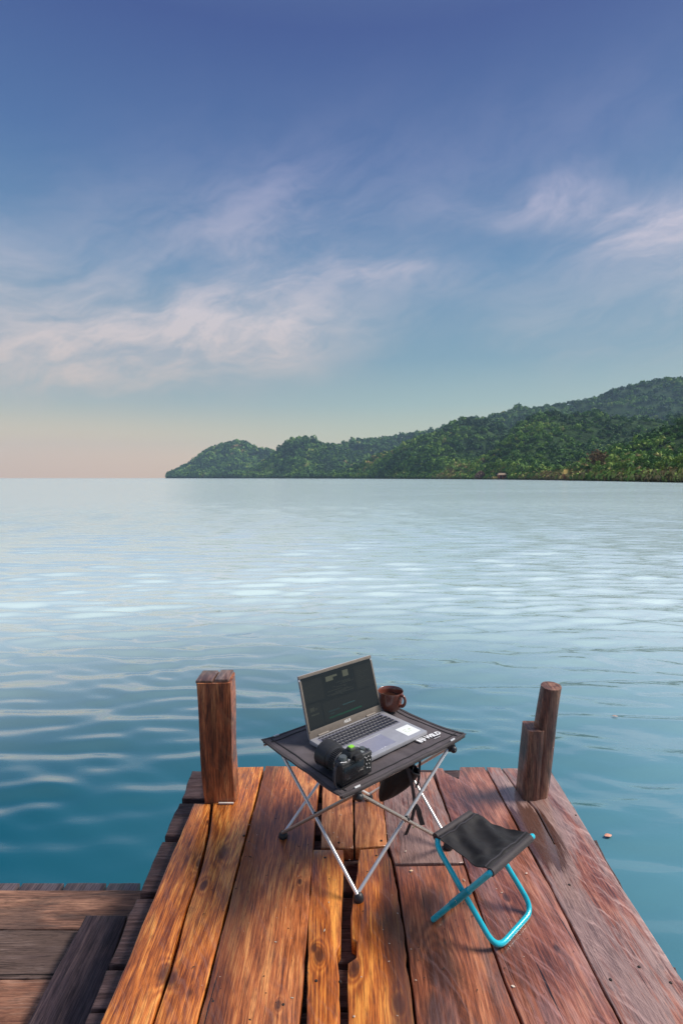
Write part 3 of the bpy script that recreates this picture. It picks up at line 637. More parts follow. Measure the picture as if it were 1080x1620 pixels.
PLANKS = [
  # left crack-edged board
  ('bright orange board along the left edge of the jetty', [(307, 1271), (333, 1272), (329, 1310), (320, 1352), (309, 1392), (290, 1450), (269, 1530), (239, 1620), (159, 1620)],
   dict(c=ORANGE, seed=1, knots=((352-34, 1365, .022, .5), (262, 1540, .026, .5), (330, 1300, .012, .3)), ring=14, stripe=(.16, .04, .6), grey=0, blot=.45, rough=.44)),
  ('orange board behind and below the square post', [(336, 1213), (417, 1212), (311, 1620), (243, 1620), (273, 1530), (294, 1450), (313, 1392), (324, 1352), (333, 1310), (337, 1272)],
   dict(c=ORANGE, seed=2, knots=((352, 1348, .030, .5), (322, 1400, .018, .4), (272, 1548, .020, .4), (300, 1570, .012, .3)), ring=12, grey=.08, blot=.7, rough=.4)),
  ('broad reddish board under the left table foot', [(420, 1212), (508, 1213), (498, 1300), (489, 1440), (474, 1620), (314, 1620)],
   dict(c=((.14, .034, .010), (.50, .140, .034), (.74, .30, .09)), seed=3, knots=((440, 1590, .010, .4), (474, 1395, .008, .3)), ring=15, grey=.12, blot=.35, rough=.4, stripe=(-.14, .07, .5))),
  ('short orange board under the table', [(510, 1214), (556, 1214), (557, 1250), (559, 1341), (508, 1340)],
   dict(c=((.22, .06, .02), (.50, .17, .055), (.72, .32, .13)), seed=4, ring=14, grey=.1, blot=.2)),
  ('short orange board behind the table foot', [(560, 1214), (596, 1214), (606, 1270), (612, 1337), (562, 1341)],
   dict(c=((.20, .055, .016), (.47, .155, .045), (.70, .29, .10)), seed=5, ring=14, grey=.1, blot=.25)),
  ('narrow orange board with a broken right edge', [(495, 1344), (543, 1344), (541, 1420), (540, 1470), (539, 1495), (532, 1506), (537, 1560), (539, 1620), (484, 1620), (488, 1440)],
   dict(c=AMBER, seed=6, knots=((505, 1512, .020, .7), (497, 1500, .012, .3)), ring=11, grey=.03, blot=.4)),
  ('amber board with a broken left edge', [(569, 1344), (611, 1340), (621, 1372), (640, 1480), (656, 1620), (551, 1620), (549, 1560), (550, 1524), (563, 1515), (564, 1490), (556, 1485), (554, 1450), (563, 1390)],
   dict(c=AMBER, seed=7, knots=((560, 1532, .020, .6), (630, 1590, .02, .5)), ring=10, grey=.05, blot=.45, stripe=(.075, .05, .8))),
  ('grey-brown split board with moss spots', [(600, 1219), (683, 1221), (711, 1297), (733, 1364), (624, 1366), (613, 1330)],
   dict(c=ROSE, seed=8, knots=((640, 1292, .010, .4), (702, 1303, .006, .4)), ring=16, grey=.75, greycol=(.26, .17, .15), blot=.2, dirt=.5, marks=.5)),
  ('knotted dark board with a swirling grain', [(624, 1369), (733, 1368), (758, 1440), (790, 1535), (824, 1620), (658, 1620), (642, 1480)],
   dict(c=((.12, .034, .016), (.32, .09, .036), (.52, .19, .085)), seed=9, knots=((700, 1530, .060, 1.2), (690, 1600, .045, .5), (680, 1425, .05, .35)), ring=9, grey=.35, greycol=(.15, .10, .10), blot=.6, sheen=.4, marks=.3)),
  ('rosy wet board passing under the stool', [(685, 1214), (700, 1215), (704, 1222), (725, 1232), (727, 1213), (766, 1213), (833, 1338), (868, 1400), (939, 1540), (980, 1620), (827, 1620), (793, 1535), (760, 1440), (735, 1365), (713, 1297)],
   dict(c=ROSE, seed=10, knots=((800, 1420, .012, .3), (880, 1500, .010, .3)), ring=13, grey=.42, greycol=(.28, .16, .15), blot=.3, sheen=.8, rough=.36, marks=.5)),
  ('wide greyed board along the right edge with a wet patch', [(769, 1213), (791, 1214), (818, 1251), (846, 1280), (876, 1335), (877, 1335), (848, 1279.5), (820, 1250.5), (793.5, 1215), (868, 1216), (897, 1262), (924, 1305), (952, 1352), (980, 1400), (1030, 1476), (1080, 1552), (1122, 1620), (984, 1620), (942, 1540), (871, 1400), (836, 1338)],
   dict(c=ROSE, seed=12, knots=((1045, 1530, .008, .4), (905, 1405, .007, .3), (965, 1560, .010, .4), (925, 1300, .007, .3)), ring=14, grey=.78, greycol=(.34, .22, .19), blot=.25, sheen=1.0, rough=.34, marks=.85, pud=(860, 1320))),  # the grey also carries wet sky sheen, painted into the board colour
]
for i, (lab, pix, kw) in enumerate(PLANKS):
    kw = dict(kw); c = kw.pop('c'); poly = outline(pix, 0.0); ax = mean_axis(poly); pud = kw.pop('pud', None)
    cc = sum((Vector(p) for p in poly), Vector((0, 0))) / len(poly)
    kw['knots'] = tuple((*(Matrix.Rotation(-ax, 2) @ (P(k[0], k[1], 0).to_2d() - cc)), k[2], k[3]) for k in kw.get('knots', ()))
    if pud:
        cc = sum((Vector(p) for p in poly), Vector((0, 0))) / len(poly); wp = P(pud[0], pud[1], 0).to_2d(); lp = Matrix.Rotation(-ax, 2) @ (wp - cc); kw['puddle'] = (lp.x - .02, lp.y, .075, .20)
    mt = wood('board_wood', c[0], c[1], c[2], **kw)
    board('plank', poly, random.Random(i).uniform(-.0015, .0015), .042, mt, jetty, JO, ax, seed=i + 1, label=lab, inset=.0006, jit=.0016 if i not in (5, 6) else .003, tilt=random.Random(i * 7).uniform(-.006, .006))
# cross boards below, whose dark ends show on both sides
ZC = -.047
cross = [(1205, 1216), (1219, 1262, 304, 288), (1270, 1322, 284, 261), (1331, 1411, 257, 222), (1421, 1524, 217, 173), (1534, 1594, 168, 144), (1601, 1680, 141, 108), (1690, 1790, 104, 62)]
for k, row in enumerate(cross[1:]):
    y0, y1, xa, xb = row; A = P(xa, y0, ZC); B = P(xb, y1, ZC)
    # right end: a little beyond the last long board
    def right_x(yw):
        pr = [P(897, 1262, 0), P(1080, 1552, 0)]; t = (yw - pr[0].y) / (pr[1].y - pr[0].y); return pr[0].x + t * (pr[1].x - pr[0].x)
    ex = random.Random(k + 40).uniform(.022, .052)
    poly = [(A.x, A.y), (right_x(A.y) + ex, A.y + .01), (right_x(B.y) + ex * .6, B.y + .01), (B.x, B.y)]
    mt = wood('cross_board_wood', *DARKW, seed=60 + k, ring=16, grey=.5, greycol=(.085, .058, .062), blot=.4, dirt=.4, bumpk=2.4, rough=.6, spec=.25)
    board('cross_board', poly, ZC, .042, mt, jetty, JO, math.pi / 2, jit=.003, bev=.005, seed=80 + k)
for k in range(3):
    y0 = P(0, 1790, ZC).y - .02 - k * .2
    board('cross_board', [(-.62, y0), (.74, y0), (.72, y0 - .18), (-.60, y0 - .18)], ZC, .042, mt, jetty, JO, math.pi / 2, jit=.003, bev=.005, seed=120 + k)
BEAM = wood('beam_wood', *DARKW, seed=90, grey=.3, greycol=(.10, .08, .08), rough=.6)
for xx in (-.50, .12, .70):
    MB().box((xx, -.75, -.165), (.09, 3.6, .14), bev=.006).build('joist', BEAM, jetty)
for xx in (-.42, .62):
    for yy in (1.95 - 1.2, -.1 - 1.2): MB().lathe([(.06, -3.2), (.062, -1.0), (.058, -.1)], 14, Matrix.Translation((xx, yy, 0))).build('pile', BEAM, jetty)
MB().box((0.1, .62, -.30), (1.36, .08, .12), bev=.006).build('cap_beam', BEAM, jetty)
# nail heads in the boards
NAIL = simple('nail_iron', (.03, .022, .02), .6, .3)
mb = MB()
for px_, py_ in ((394, 1332), (386, 1322), (514, 1357), (595, 1354), (536, 1333), (603, 1330), (448, 1590), (538, 1553), (500, 1552), (640, 1300), (756, 1300), (695, 1306), (910, 1290), (900, 1400), (965, 1550), (1010, 1530), (1060, 1555), (337, 1585)):
    p = P(px_, py_, 0.0); mb.lathe([(.0001, .0025), (.003, .0022), (.0042, .0005), (.0042, -.003)], 8, Matrix.Translation(p), False, False)
mb.M = Matrix(); o = mb.build('nail_heads', NAIL, jetty, origin=(0, 0, 0)); o.location = -JO

# posts
PW = wood('post_wood', (.070, .018, .008), (.32, .088, .032), (.58, .23, .09), seed=33, ring=9, grain=.6, grey=.25, greycol=(.26, .19, .11), blot=.75, bumpk=2.5, rough=.6)
def post_from_rings(rings, name, mat, parent=None, cap=True):
    vs = []; fs = []; n = len(rings[0])
    for r_ in rings: vs += r_
    for j in range(len(rings) - 1):
        for i in range(n): fs.append((j * n + i, j * n + (i + 1) % n, (j + 1) * n + (i + 1) % n, (j + 1) * n + i))
    fs.append(tuple(range(n))[::-1]); fs.append(tuple((len(rings) - 1) * n + i for i in range(n)))
    me = bpy.data.meshes.new(name); me.from_pydata([tuple(v) for v in vs], [], fs)
    bm = bmesh.new(); bm.from_mesh(me); bmesh.ops.recalc_face_normals(bm, faces=bm.faces[:])
    # mesh is turned so its local Y runs up the post for the wood grain
    bm.to_mesh(me); bm.free(); me.transform(Matrix.Rotation(-math.pi / 2, 4, 'X')); me.materials.append(mat)
    me.polygons.foreach_set('use_smooth', [True] * len(me.polygons)); me.set_sharp_from_angle(angle=R(35))
    o = link(name, me, parent); o.rotation_euler = (math.pi / 2, 0, 0); return o
def sq_ring(cx, cy, z, wx_, wy_, rot, rnd, seed, n=32, jit=.0015):
    out = []
    for i in range(n):
        a = 2 * math.pi * i / n + .001; c, s_ = math.cos(a), math.sin(a); p = 1 / rnd
        r_ = (abs(c) ** p + abs(s_) ** p) ** (-1 / p)
        k = 1 + jit / .05 * mnoise.noise(Vector((c * 2.5, s_ * 2.5, z * 5 + seed)))
        x = c * r_ * wx_ / 2 * k; y = s_ * r_ * wy_ / 2 * k
        out.append(Vector((cx + x * math.cos(rot) - y * math.sin(rot), cy + x * math.sin(rot) + y * math.cos(rot), z)))
    return out
lp = P(345, 1270, 0); LPc = Vector((lp.x + .005, lp.y + .055, 0))
pt = thing('mooring_post', 'square reddish-brown wooden post with a split top at the far left corner of the jetty', 'post', LPc)
zs = [-.9, -.5, -.1, 0, .06, .12, .18, .24, .30, .36, .42, .455, .472]
HT = .478
rings = []
for z in zs:
    t = max(z, 0) / HT; rings.append(sq_ring(-.022 * t - .004 * math.sin(t * 5), 0, z, .122 + .012 * t, .11 + .012 * t, .04, .085, 2))
sh = post_from_rings(rings, 'shaft', PW, pt)
# split, slightly uneven head in two pieces
HD = wood('post_end_wood', (.07, .03, .02), (.20, .10, .07), (.34, .2, .15), seed=35, ring=18, grain=.5, grey=.4, greycol=(.2, .17, .16), bumpk=2)
MB().box((-.022 - .030, 0, .476), (.064, .112, .012), bev=.004).build('head_piece', HD, pt)
MB().box((-.022 + .036, .002, .477), (.052, .108, .016), bev=.004).build('head_piece', HD, pt)
WP = simple('pale_scrap', (.62, .56, .50), .7)
MB().box((.028, -.064, .004), (.058, .007, .006), bev=.002).build('base_strip', WP, pt)
# right post: round pole with a half-cut shoulder
PWr = wood('round_post_wood', (.035, .012, .009), (.15, .050, .032), (.32, .15, .09), seed=44, ring=8, grain=.5, grey=.3, greycol=(.27, .19, .12), blot=.85, bumpk=3.0, rough=.62)
rb = P(845, 1268, 0); RPc = Vector((rb.x + .020, rb.y + .055, 0))
pr_ = thing('mooring_post', 'dark round-topped post with a lower side shoulder at the far right jetty corner', 'post', RPc)
rings = []
for z in [-.9, -.4, -.05, 0, .05, .1, .15, .2, .25, .3, .35, .4, .428, .436]:
    t = max(z, 0) / .45; rings.append(sq_ring(.004 + .052 * t + .002 * math.sin(t * 7), .0, z + 0, .088 - .014 * t, .088 - .014 * t, 0, .45, 4, jit=.003))
for v in rings[-1]: v.z += -.16 * (v.x - .05) * 0 + .10 * (v.y)
sh = post_from_rings(rings, 'pole', PWr, pr_)
rings = []
for z in [-.9, -.4, -.05, 0, .06, .12, .18, .23, .262]:
    t = max(z, 0) / .30; rings.append(sq_ring(-.030 + .020 * t, .0, z, .068 - .008 * t, .105 - .012 * t, 0, .16, 6, jit=.003))
for v in rings[-1]: v.z += .012
post_from_rings(rings, 'shoulder', PWr, pr_)

# ------------------------------------------------------------------ lower landing on the left
ZL = -.27
LO = P(60, 1500, ZL)
land = thing('lower_landing', 'low weathered plank landing beside the left edge of the jetty', 'landing', LO)
rows = [(1408, 1470, ((.10, .05, .035), (.27, .135, .09), (.46, .24, .15)), .65, 'grey board turning orange at its near edge'), (1471, 1548, GREYW, .85, 'grey cracked landing board'), (1549, 1640, ((.12, .05, .035), (.30, .135, .08), (.44, .24, .16)), .4, 'rosy brown landing board'), (1643, 1790, GREYW, .6, None), (1795, 2050, GREYW, .5, None)]
for k, (a, b_, c, gy, lab) in enumerate(rows):
    y0 = P(100, a, ZL).y; y1 = P(100, b_, ZL).y; xr = P(216, 1410, ZL).x + .02 + .02 * k
    mt = wood('landing_wood', *c, seed=140 + k, ring=9, grey=gy, greycol=(.105, .068, .055), blot=.5, dirt=.35, bumpk=1.6, rough=.6, spec=.25)
    board('plank', [(-3.2, y0), (xr + .25, y0), (xr + .25, y1), (-3.2, y1)], ZL, .04, mt, land, LO, math.pi / 2, seed=150 + k, label=lab, inset=.001, jit=.002)
mt = wood('landing_end_wood', *DARKW, seed=160, grey=.5, greycol=(.16, .12, .13), bumpk=2)
ya = P(100, 1396.5, ZL - .045).y; yb = ya - .9
edges = [-60, -20, 33, 103, 170, 224]
xw = [P(e, 1398, ZL - .045).x for e in edges]; xw = [xw[0] - .5, xw[0] - .25] + xw
for k in range(len(xw) - 1):
    board('bearer', [(xw[k] + .006, ya), (xw[k + 1] - .006, ya), (xw[k + 1] - .006, yb), (xw[k] + .006, yb)], ZL - .045, .04, mt, land, LO, 0.0, seed=170 + k, bev=.004)
for xx in (-1.9, -.85):
    for yy in (1.75, .6): MB().lathe([(.055, -3.0), (.055, -.1)], 12, Matrix.Translation(Vector((xx, yy, ZL)) - LO)).build('pile', BEAM, land)
for yy in (1.80, .7): MB().box(Vector((-1.85, yy, ZL - .135)) - LO, (2.7, .08, .09), bev=.005).build('crossbeam', BEAM, land)
ZS = ZL + .052
slab = outline([(136, 1448), (201, 1448), (170, 1540), (139, 1620), (43, 1620)], ZS, .5)
SO = Vector((*slab[0], ZL))
dk = wood('slab_wood', (.016, .010, .013), (.048, .030, .036), (.10, .066, .066), seed=181, ring=7, grey=.15, greycol=(.06, .05, .06), blot=.35, rough=.5, spec=.22)
o = board('dark_plank', slab, ZS, .046, dk, None, Vector((0, 0, 0)), mean_axis(slab), seed=182)
tag(o, 'very dark loose plank lying lengthwise on the low landing against the jetty', 'plank')

# ------------------------------------------------------------------ materials for the camp things
ALU = simple('aluminium', (.78, .77, .76), .38, .6, .05, 30); ALUD = simple('dull_shaded_aluminium', (.40, .36, .33), .42, .7, .08, 30)
BLKP = simple('black_plastic', (.018, .018, .022), .45, 0, .2, 80, .3)
def fabric(name, col, stripes=0.0):
    m, g, b = newmat(name); co = g.n('ShaderNodeTexCoord').outputs['Object']; x, y, z = g.xyz(co)
    n = g.noise(co, 14, 5, .6); f = g.noise(co, 900, 2, .5)
    c = g.mix(g.smooth(n, .3, .7), tuple(v * .8 for v in col), tuple(v * 1.35 for v in col)); c = g.mix(g.m('MULTIPLY', g.smooth(f, .45, .7), .4), c, tuple(v * 2.0 for v in col))
    g.link(c, b.inputs['Base Color']); b.inputs['Roughness'].default_value = .62; b.inputs['Sheen Weight'].default_value = .06; b.inputs['Specular IOR Level'].default_value = .3; b.inputs['Sheen Roughness'].default_value = .5
    wv = g.m('ADD', g.m('SINE', g.m('MULTIPLY', x, 3000)), g.m('SINE', g.m('MULTIPLY', y, 3000)))
    g.link(g.bump(g.m('ADD', g.m('MULTIPLY', wv, .12), g.m('MULTIPLY', g.noise(co, 30, 4, .6), 2.0)), .5, .0012), b.inputs['Normal']); return m
CLOTH = fabric('table_cloth', (.080, .066, .070)); SEATC = fabric('seat_cloth', (.009, .008, .009)); HEM = fabric('hem_cloth', (.040, .033, .035)); WEB = fabric('webbing', (.034, .031, .036))
WHITE = simple('white_print', (.80, .80, .80), .6)

# ------------------------------------------------------------------ folding table
TH = .37
cF, cR, cL = P(538, 1262, TH), P(737, 1163, TH), P(413, 1172, TH); cB = cL + cR - cF
TC = (cF + cR + cL + cB) / 4; TC.z = 0
tab = thing('folding_table', 'low folding camp table with black fabric top and crossed silver legs', 'table', TC)
du = (cR - cF); dv = (cL - cF)
def top_pt(s, t):
    """s along the front sleeve, t towards the back: point on the fabric"""
    p = cF + du * s + dv * t
    es, et = 4 * s * (1 - s), 4 * t * (1 - t)
    p += -du.normalized() * ((s - .5) * 2) * .012 * et          # short edges pull in between the corners
    sag = .006 * es * et + .010 * et * (abs(2 * s - 1) ** 6)
    wr = .0012 * math.sin(s * 48 + 6 * mnoise.noise(Vector((s * 3, t * 3, 0)))) * max(0, 1 - t * 2.2) * min(1, t * 9) + .0016 * math.sin(s * 34 + 5 * mnoise.noise(Vector((s * 3, t * 3, 0)))) * (1 - es) * et ** .5 + .0022 * mnoise.noise(Vector((s * 9, t * 4, 2)))
    tip = .006 * (abs(2 * s - 1) ** 8) * (abs(2 * t - 1) ** 8)
    p.z = TH - sag + wr + tip
    return p
def sheet(fn, n, m_, th, name, mat, parent, O):
    vs = []; fs = []
    for lay in (0, 1):
        for i in range(n + 1):
            for j in range(m_ + 1): p = fn(i / n, j / m_) - O; vs.append(p - Vector((0, 0, th * lay)))
    K1 = (n + 1) * (m_ + 1); idx = lambda i, j, l=0: l * K1 + i * (m_ + 1) + j
    for i in range(n):
        for j in range(m_): fs.append((idx(i, j), idx(i + 1, j), idx(i + 1, j + 1), idx(i, j + 1))); fs.append((idx(i, j + 1, 1), idx(i + 1, j + 1, 1), idx(i + 1, j, 1), idx(i, j, 1)))
    for i in range(n):
        for j in (0, m_): fs.append((idx(i, j), idx(i, j, 1), idx(i + 1, j, 1), idx(i + 1, j)))
    for j in range(m_):
        for i in (0, n): fs.append((idx(i, j), idx(i, j, 1), idx(i, j + 1, 1), idx(i, j + 1)))
    mb = MB(); mb.add(vs, fs); return mb.build(name, mat, parent, ang=50)
topo = sheet(top_pt, 60, 40, .003, 'fabric_top', CLOTH, tab, TC)
def stitched(pairs, name, w_, mat, dz=.0016):
    mb = MB()
    for (s0, t0, s1, t1) in pairs:
        pts = [top_pt(s0 + (s1 - s0) * k / 30, t0 + (t1 - t0) * k / 30) - TC + Vector((0, 0, dz)) for k in range(31)]
        mb.strip(pts, w_, (dv if abs(s1 - s0) > abs(t1 - t0) else du), .0016)
    return mb.build(name, mat, tab, ang=50)
for t_ in (.014, .986):
    MB().tube([top_pt(.012 + .976 * k / 40, t_) - TC + Vector((0, 0, -.0055)) for k in range(41)], .0072, 12).build('edge_sleeve', HEM, tab)
stitched([(.035, .07, .965, .07), (.035, .93, .965, .93), (.055, .03, .055, .97), (.945, .03, .945, .97)], 'seam', .004, simple('seam_thread', (.010, .009, .010), .7), .0008)
stitched([(.008, .02, .008, .98)], 'hem', .010, HEM); stitched([(.992, .02, .992, .98)], 'hem', .010, HEM)
joints = {'F': cF + du * .125 + dv * .02, 'R': cR - du * .125 + dv * .02, 'L': cL + du * .10 - dv * .02, 'B': cB - du * .12 - dv * .02}
for k in joints: joints[k] = joints[k] - TC; joints[k].z = TH - .018
N_ = P(567, 1424, 0); Lf = P(448, 1325, 0)
feet = {'F': N_ - TC, 'L': Lf - TC}; feet['R'] = -feet['L'].copy(); feet['B'] = -feet['F'].copy()
for k in feet: feet[k].z = .012
for (a, b_) in (('F', 'R'), ('L', 'B')):
    d = (joints[b_] - joints[a]).normalized(); MB().tube([joints[a] - d * .050 + Vector((0, 0, .004)), joints[b_] + d * .050 + Vector((0, 0, .008))], .0040, 12).build('top_rail', ALUD, tab)
for (f_, j_) in (('F', 'L'), ('F', 'R'), ('L', 'F'), ('L', 'B'), ('R', 'F'), ('R', 'B'), ('B', 'L'), ('B', 'R')):
    a = feet[f_] + Vector((0, 0, .006)); b_ = joints[j_]; d = (b_ - a).normalized()
    side = Vector((-d.y, d.x, 0)).normalized() * .0045 * (1 if f_ in 'FB' else -1)
    MB().tube([a + side, b_ + side], .0055, 12).build('leg', ALU if f_ in 'FB' or j_ == 'B' else ALUD, tab)  # legs up to the front joint darker: their shade painted into the metal colour
for (a, b_) in (('F', 'L'), ('F', 'R'), ('B', 'L'), ('B', 'R')):
    p = (feet[a] + joints[b_] + feet[b_] + joints[a]) / 4; MB().lathe(sph(.009, 10, 8), 12, Matrix.Translation(p)).build('cross_joint', BLKP, tab)
for k, p in feet.items():
    mb = MB(); mb.lathe([(.004, -.012), (.015, -.012), (.0165, -.006), (.014, .003), (.009, .010), (.004, .012)], 18, Matrix.Translation(p)); b_ = mb.build('foot', BLKP, tab)
for k, p in joints.items():
    mb = MB(); mb.box(p + Vector((0, 0, -.004)), (.026, .022, .026), bev=.005); mb.lathe(sph(.012, 10, 8), 12, Matrix.Translation(p + Vector((.006, -.008, -.008)))); mb.build('joint', BLKP, tab)
# the loops where the rails show through the sleeve
for k, s, t in (('F', .12, .0), ('R', .88, .0), ('L', .10, 1.0), ('B', .88, 1.0)):
    mb = MB(); p0 = top_pt(s - .018, t) - TC; p1 = top_pt(s + .018, t) - TC; sd_ = dv.normalized() * (.006 if t < .5 else -.006)
    mb.tube([p0 + sd_ + Vector((0, 0, .002)), p1 + sd_ + Vector((0, 0, .002))], .0034, 8); mb.build('rail_end', ALU, tab)
# printed wordmark near the right corner
eu = du.normalized(); ev = dv.normalized()
def frame(o, ex, ez=Vector((0, 0, 1))):
    ex = ex.normalized(); ey = ez.cross(ex).normalized(); ez2 = ex.cross(ey)
    return Matrix(((ex.x, ey.x, ez2.x, o.x), (ex.y, ey.y, ez2.y, o.y), (ex.z, ey.z, ez2.z, o.z), (0, 0, 0, 1)))
wm = P(684.5, 1164.5, TH); wm.z = TH + .0035
exx = (P(695, 1160, TH) - P(662, 1173, TH)).normalized()
text_mesh('WILD', .027, frame(wm - TC, exx), 'print_letters', WHITE, tab, .0003, bold=.0012)
mk = MB(frame(P(667.5, 1172, TH) - TC + Vector((0, 0, .0035)), exx))
for a in ([(-.020, .010), (-.012, .012), (-.004, -.006), (-.010, -.014), (-.013, -.004), (-.016, -.016)], [(-.008, .012), (-.001, .012), (.008, -.008), (.003, -.014)], [(.003, .013), (.010, .012), (.014, -.002), (.010, -.008)]):
    n = len(a); mk.add([(x, y, .0006) for x, y in a] + [(x, y, 0) for x, y in a], [tuple(range(n)), tuple(range(n, 2 * n))[::-1]] + [(i, i + n, (i + 1) % n + n, (i + 1) % n) for i in range(n)])
mk.build('print_emblem', WHITE, tab, smooth=False)
text_mesh('-----------', .008, frame(P(691, 1168, TH) - TC + Vector((0, 0, .0035)), exx), 'print_underline', WHITE, tab, .0003, bold=.0004)

# ------------------------------------------------------------------ laptop
LX, LY, LYAW, LW, LD, LH, LTH = -.1057, 1.7443, .7204, .3416, .215, .200, .304
lo = Vector((LX, LY, TH + .003)); lap = thing('laptop', 'open grey laptop with a dark editing screen and a white sticker on the palm rest', 'laptop', lo, LYAW)
# local: x along hinge, -y towards the user
LGREY = simple('laptop_grey', (.42, .42, .45), .38, .35, .06, 40); BEZ = simple('bezel', (.17, .14, .115), .5, 0, .08, 60); KEYM = simple('key_caps', (.035, .037, .050), .42, 0, .1); KWELL = simple('key_well', (.20, .20, .26), .5)
bt = .014
LB = MB().box((LW / 2, -LD / 2, bt / 2), (LW, LD, bt), bev=.003).build('base', LGREY, lap)
mb = MB(); mb.box((LW / 2, -.062, bt + .0004), (LW - .042, .098, .0008)); mb.build('keyboard_well', KWELL, LB)
mb = MB(); kr = random.Random(3)
for r_ in range(6):
    y = -.0175 - r_ * .0165; x = .0255 + (0, .001, .003, .005, .008, 0)[r_] * .5; xend = LW - .0255
    k = 0
    while x < xend - .006:
        wk = .0158
        if r_ == 0: wk = .0145
        if r_ in (2, 3, 4) and k == 0: wk = .022 + .004 * (r_ - 2)
        if r_ == 5 and k == 4: wk = .078
        if x + wk > xend - .004: wk = xend - x
        mb.box((x + wk / 2, y, bt + .0016), (wk - .0022, .0140 if r_ else .009, .0024), bev=.0006, seg=1); x += wk; k += 1
mb.build('keys', KEYM, LB, ang=30)
TPG = simple('touchpad_grey', (.34, .34, .42), .3, .3, .04, 40)
MB().box((LW * .44, -.163, bt + .0003), (.108, .072, .0008), bev=.0002, seg=1).build('touchpad', TPG, LB)
mb = MB(); y0 = -.1265; x0, x1 = LW * .44 - .054, LW * .44 + .054
mb.box(((x0 + x1) / 2, y0, bt + .0008), (x1 - x0, .0016, .0006)); mb.build('touchpad_edge', ALU, LB)
STK = simple('sticker_white', (.82, .84, .83), .4, 0, .03)
MB().box((LW - .047, -.168, bt + .0004), (.062, .060, .0008), bev=.0002, seg=1).build('sticker', STK, lap)
mb = MB(); 
for (x, y, a, b_) in ((-.008, .008, .014, .0022), (.010, .002, .008, .006), (-.004, -.010, .02, .0018), (-.012, -.002, .006, .004)): mb.box((LW - .047 + x, -.168 + y, bt + .0010), (a, b_, .0004))
mb.build('sticker_print', simple('sticker_ink', (.55, .66, .42), .5), lap, smooth=False)
for sx in (.06, LW - .06): MB().tube([(sx - .022, .001, bt + .001), (sx + .022, .001, bt + .001)], .005, 12).build('hinge', BEZ, lap)
LM = Matrix.Translation((0, .001, bt - .002)) @ Matrix.Rotation(-LTH, 4, 'X')       # lid frame: x right, z up the lid, -y faces the user
lidL = .207
MBL = MB(LM).box((LW / 2, .0030, lidL / 2), (LW, .0045, lidL), bev=.0018); LID = MBL.build('lid', LGREY, lap)
bz = MB(LM); bt_, bb, bs = .010, .024, .007
bz.box((LW / 2, -.0006, lidL - bt_ / 2 - .001), (LW - .003, .003, bt_), bev=.0007); bz.box((LW / 2, -.0006, bb / 2 + .001), (LW - .003, .003, bb), bev=.0007)
for x in (bs / 2 + .0015, LW - bs / 2 - .0015): bz.box((x, -.0006, lidL / 2), (bs, .003, lidL - bt_ - bb - .003), bev=.0007)
bz.build('bezel', BEZ, LID)
SCR = simple('screen_glass', (.010, .012, .014), .34, 0, .05, 40, spec=.15); emis(SCR, (.004, .006, .007), 1.0)
scr = MB(LM).box((LW / 2, -.0001, lidL / 2 + .006), (LW - 2 * bs - .002, .0012, lidL - bt_ - bb - .002)).build('screen', SCR, LID)
def ui(name, rects, col, em):
    m_ = simple(name, tuple(c * .25 for c in col), .45, 0, .1, 200, spec=.12); emis(m_, tuple(c * .7 for c in col), em)
    for (u0, v0, u1, v1) in rects:                      # 0..1 across and up the screen
        x0, x1 = bs + u0 * (LW - 2 * bs), bs + u1 * (LW - 2 * bs); z0, z1 = bb + .004 + v0 * (lidL - bt_ - bb - .006), bb + .004 + v1 * (lidL - bt_ - bb - .006)
        MB(LM).box(((x0 + x1) / 2, -.00085, (z0 + z1) / 2), (x1 - x0, .0003, z1 - z0)).build('screen_panel', m_, LID, smooth=False)

rr = random.Random(9)
ui('ui_dark', [(.01, .50, .27, .93), (.72, .44, .99, .93), (.01, .03, .20, .46), (.22, .03, .99, .42)], (.016, .020, .022), 1)
ui('ui_pale', [(.32, .80, .42, .90), (.40, .86, .48, .90), (.56, .80, .64, .93)], (.065, .07, .055), 1)
ui('ui_green', [(.28, .075, .74, .105)], (.018, .065, .045), 1)
ui('ui_teal', [(.28, .20, .44, .225), (.48, .24, .66, .262), (.30, .15, .36, .172)], (.03, .06, .065), 1)
ui('ui_lines', [(.30 + rr.random() * .4, .48 + k * .022, .34 + rr.random() * .34 + .05, .486 + k * .022) for k in range(12)] + [(.03, .55 + k * .03, .03 + rr.uniform(.06, .16), .556 + k * .03) for k in range(10)] + [(.75, .5 + k * .036, .75 + rr.uniform(.06, .2), .506 + k * .036) for k in range(10)], (.038, .043, .04), 1)
ui('ui_photo', [(.05, .32, .11, .40), (.06, .24, .16, .27), (.12, .33, .15, .37)], (.045, .05, .045), 1)
tm = LM @ Matrix.Translation((LW * .5, -.0024, bb / 2 + .002)) @ Matrix.Rotation(math.pi / 2, 4, 'X')
text_mesh('ASUS', .0135, tm, 'lid_letters', simple('badge_silver', (.75, .73, .70), .35), LID, .0002, bold=.0004)

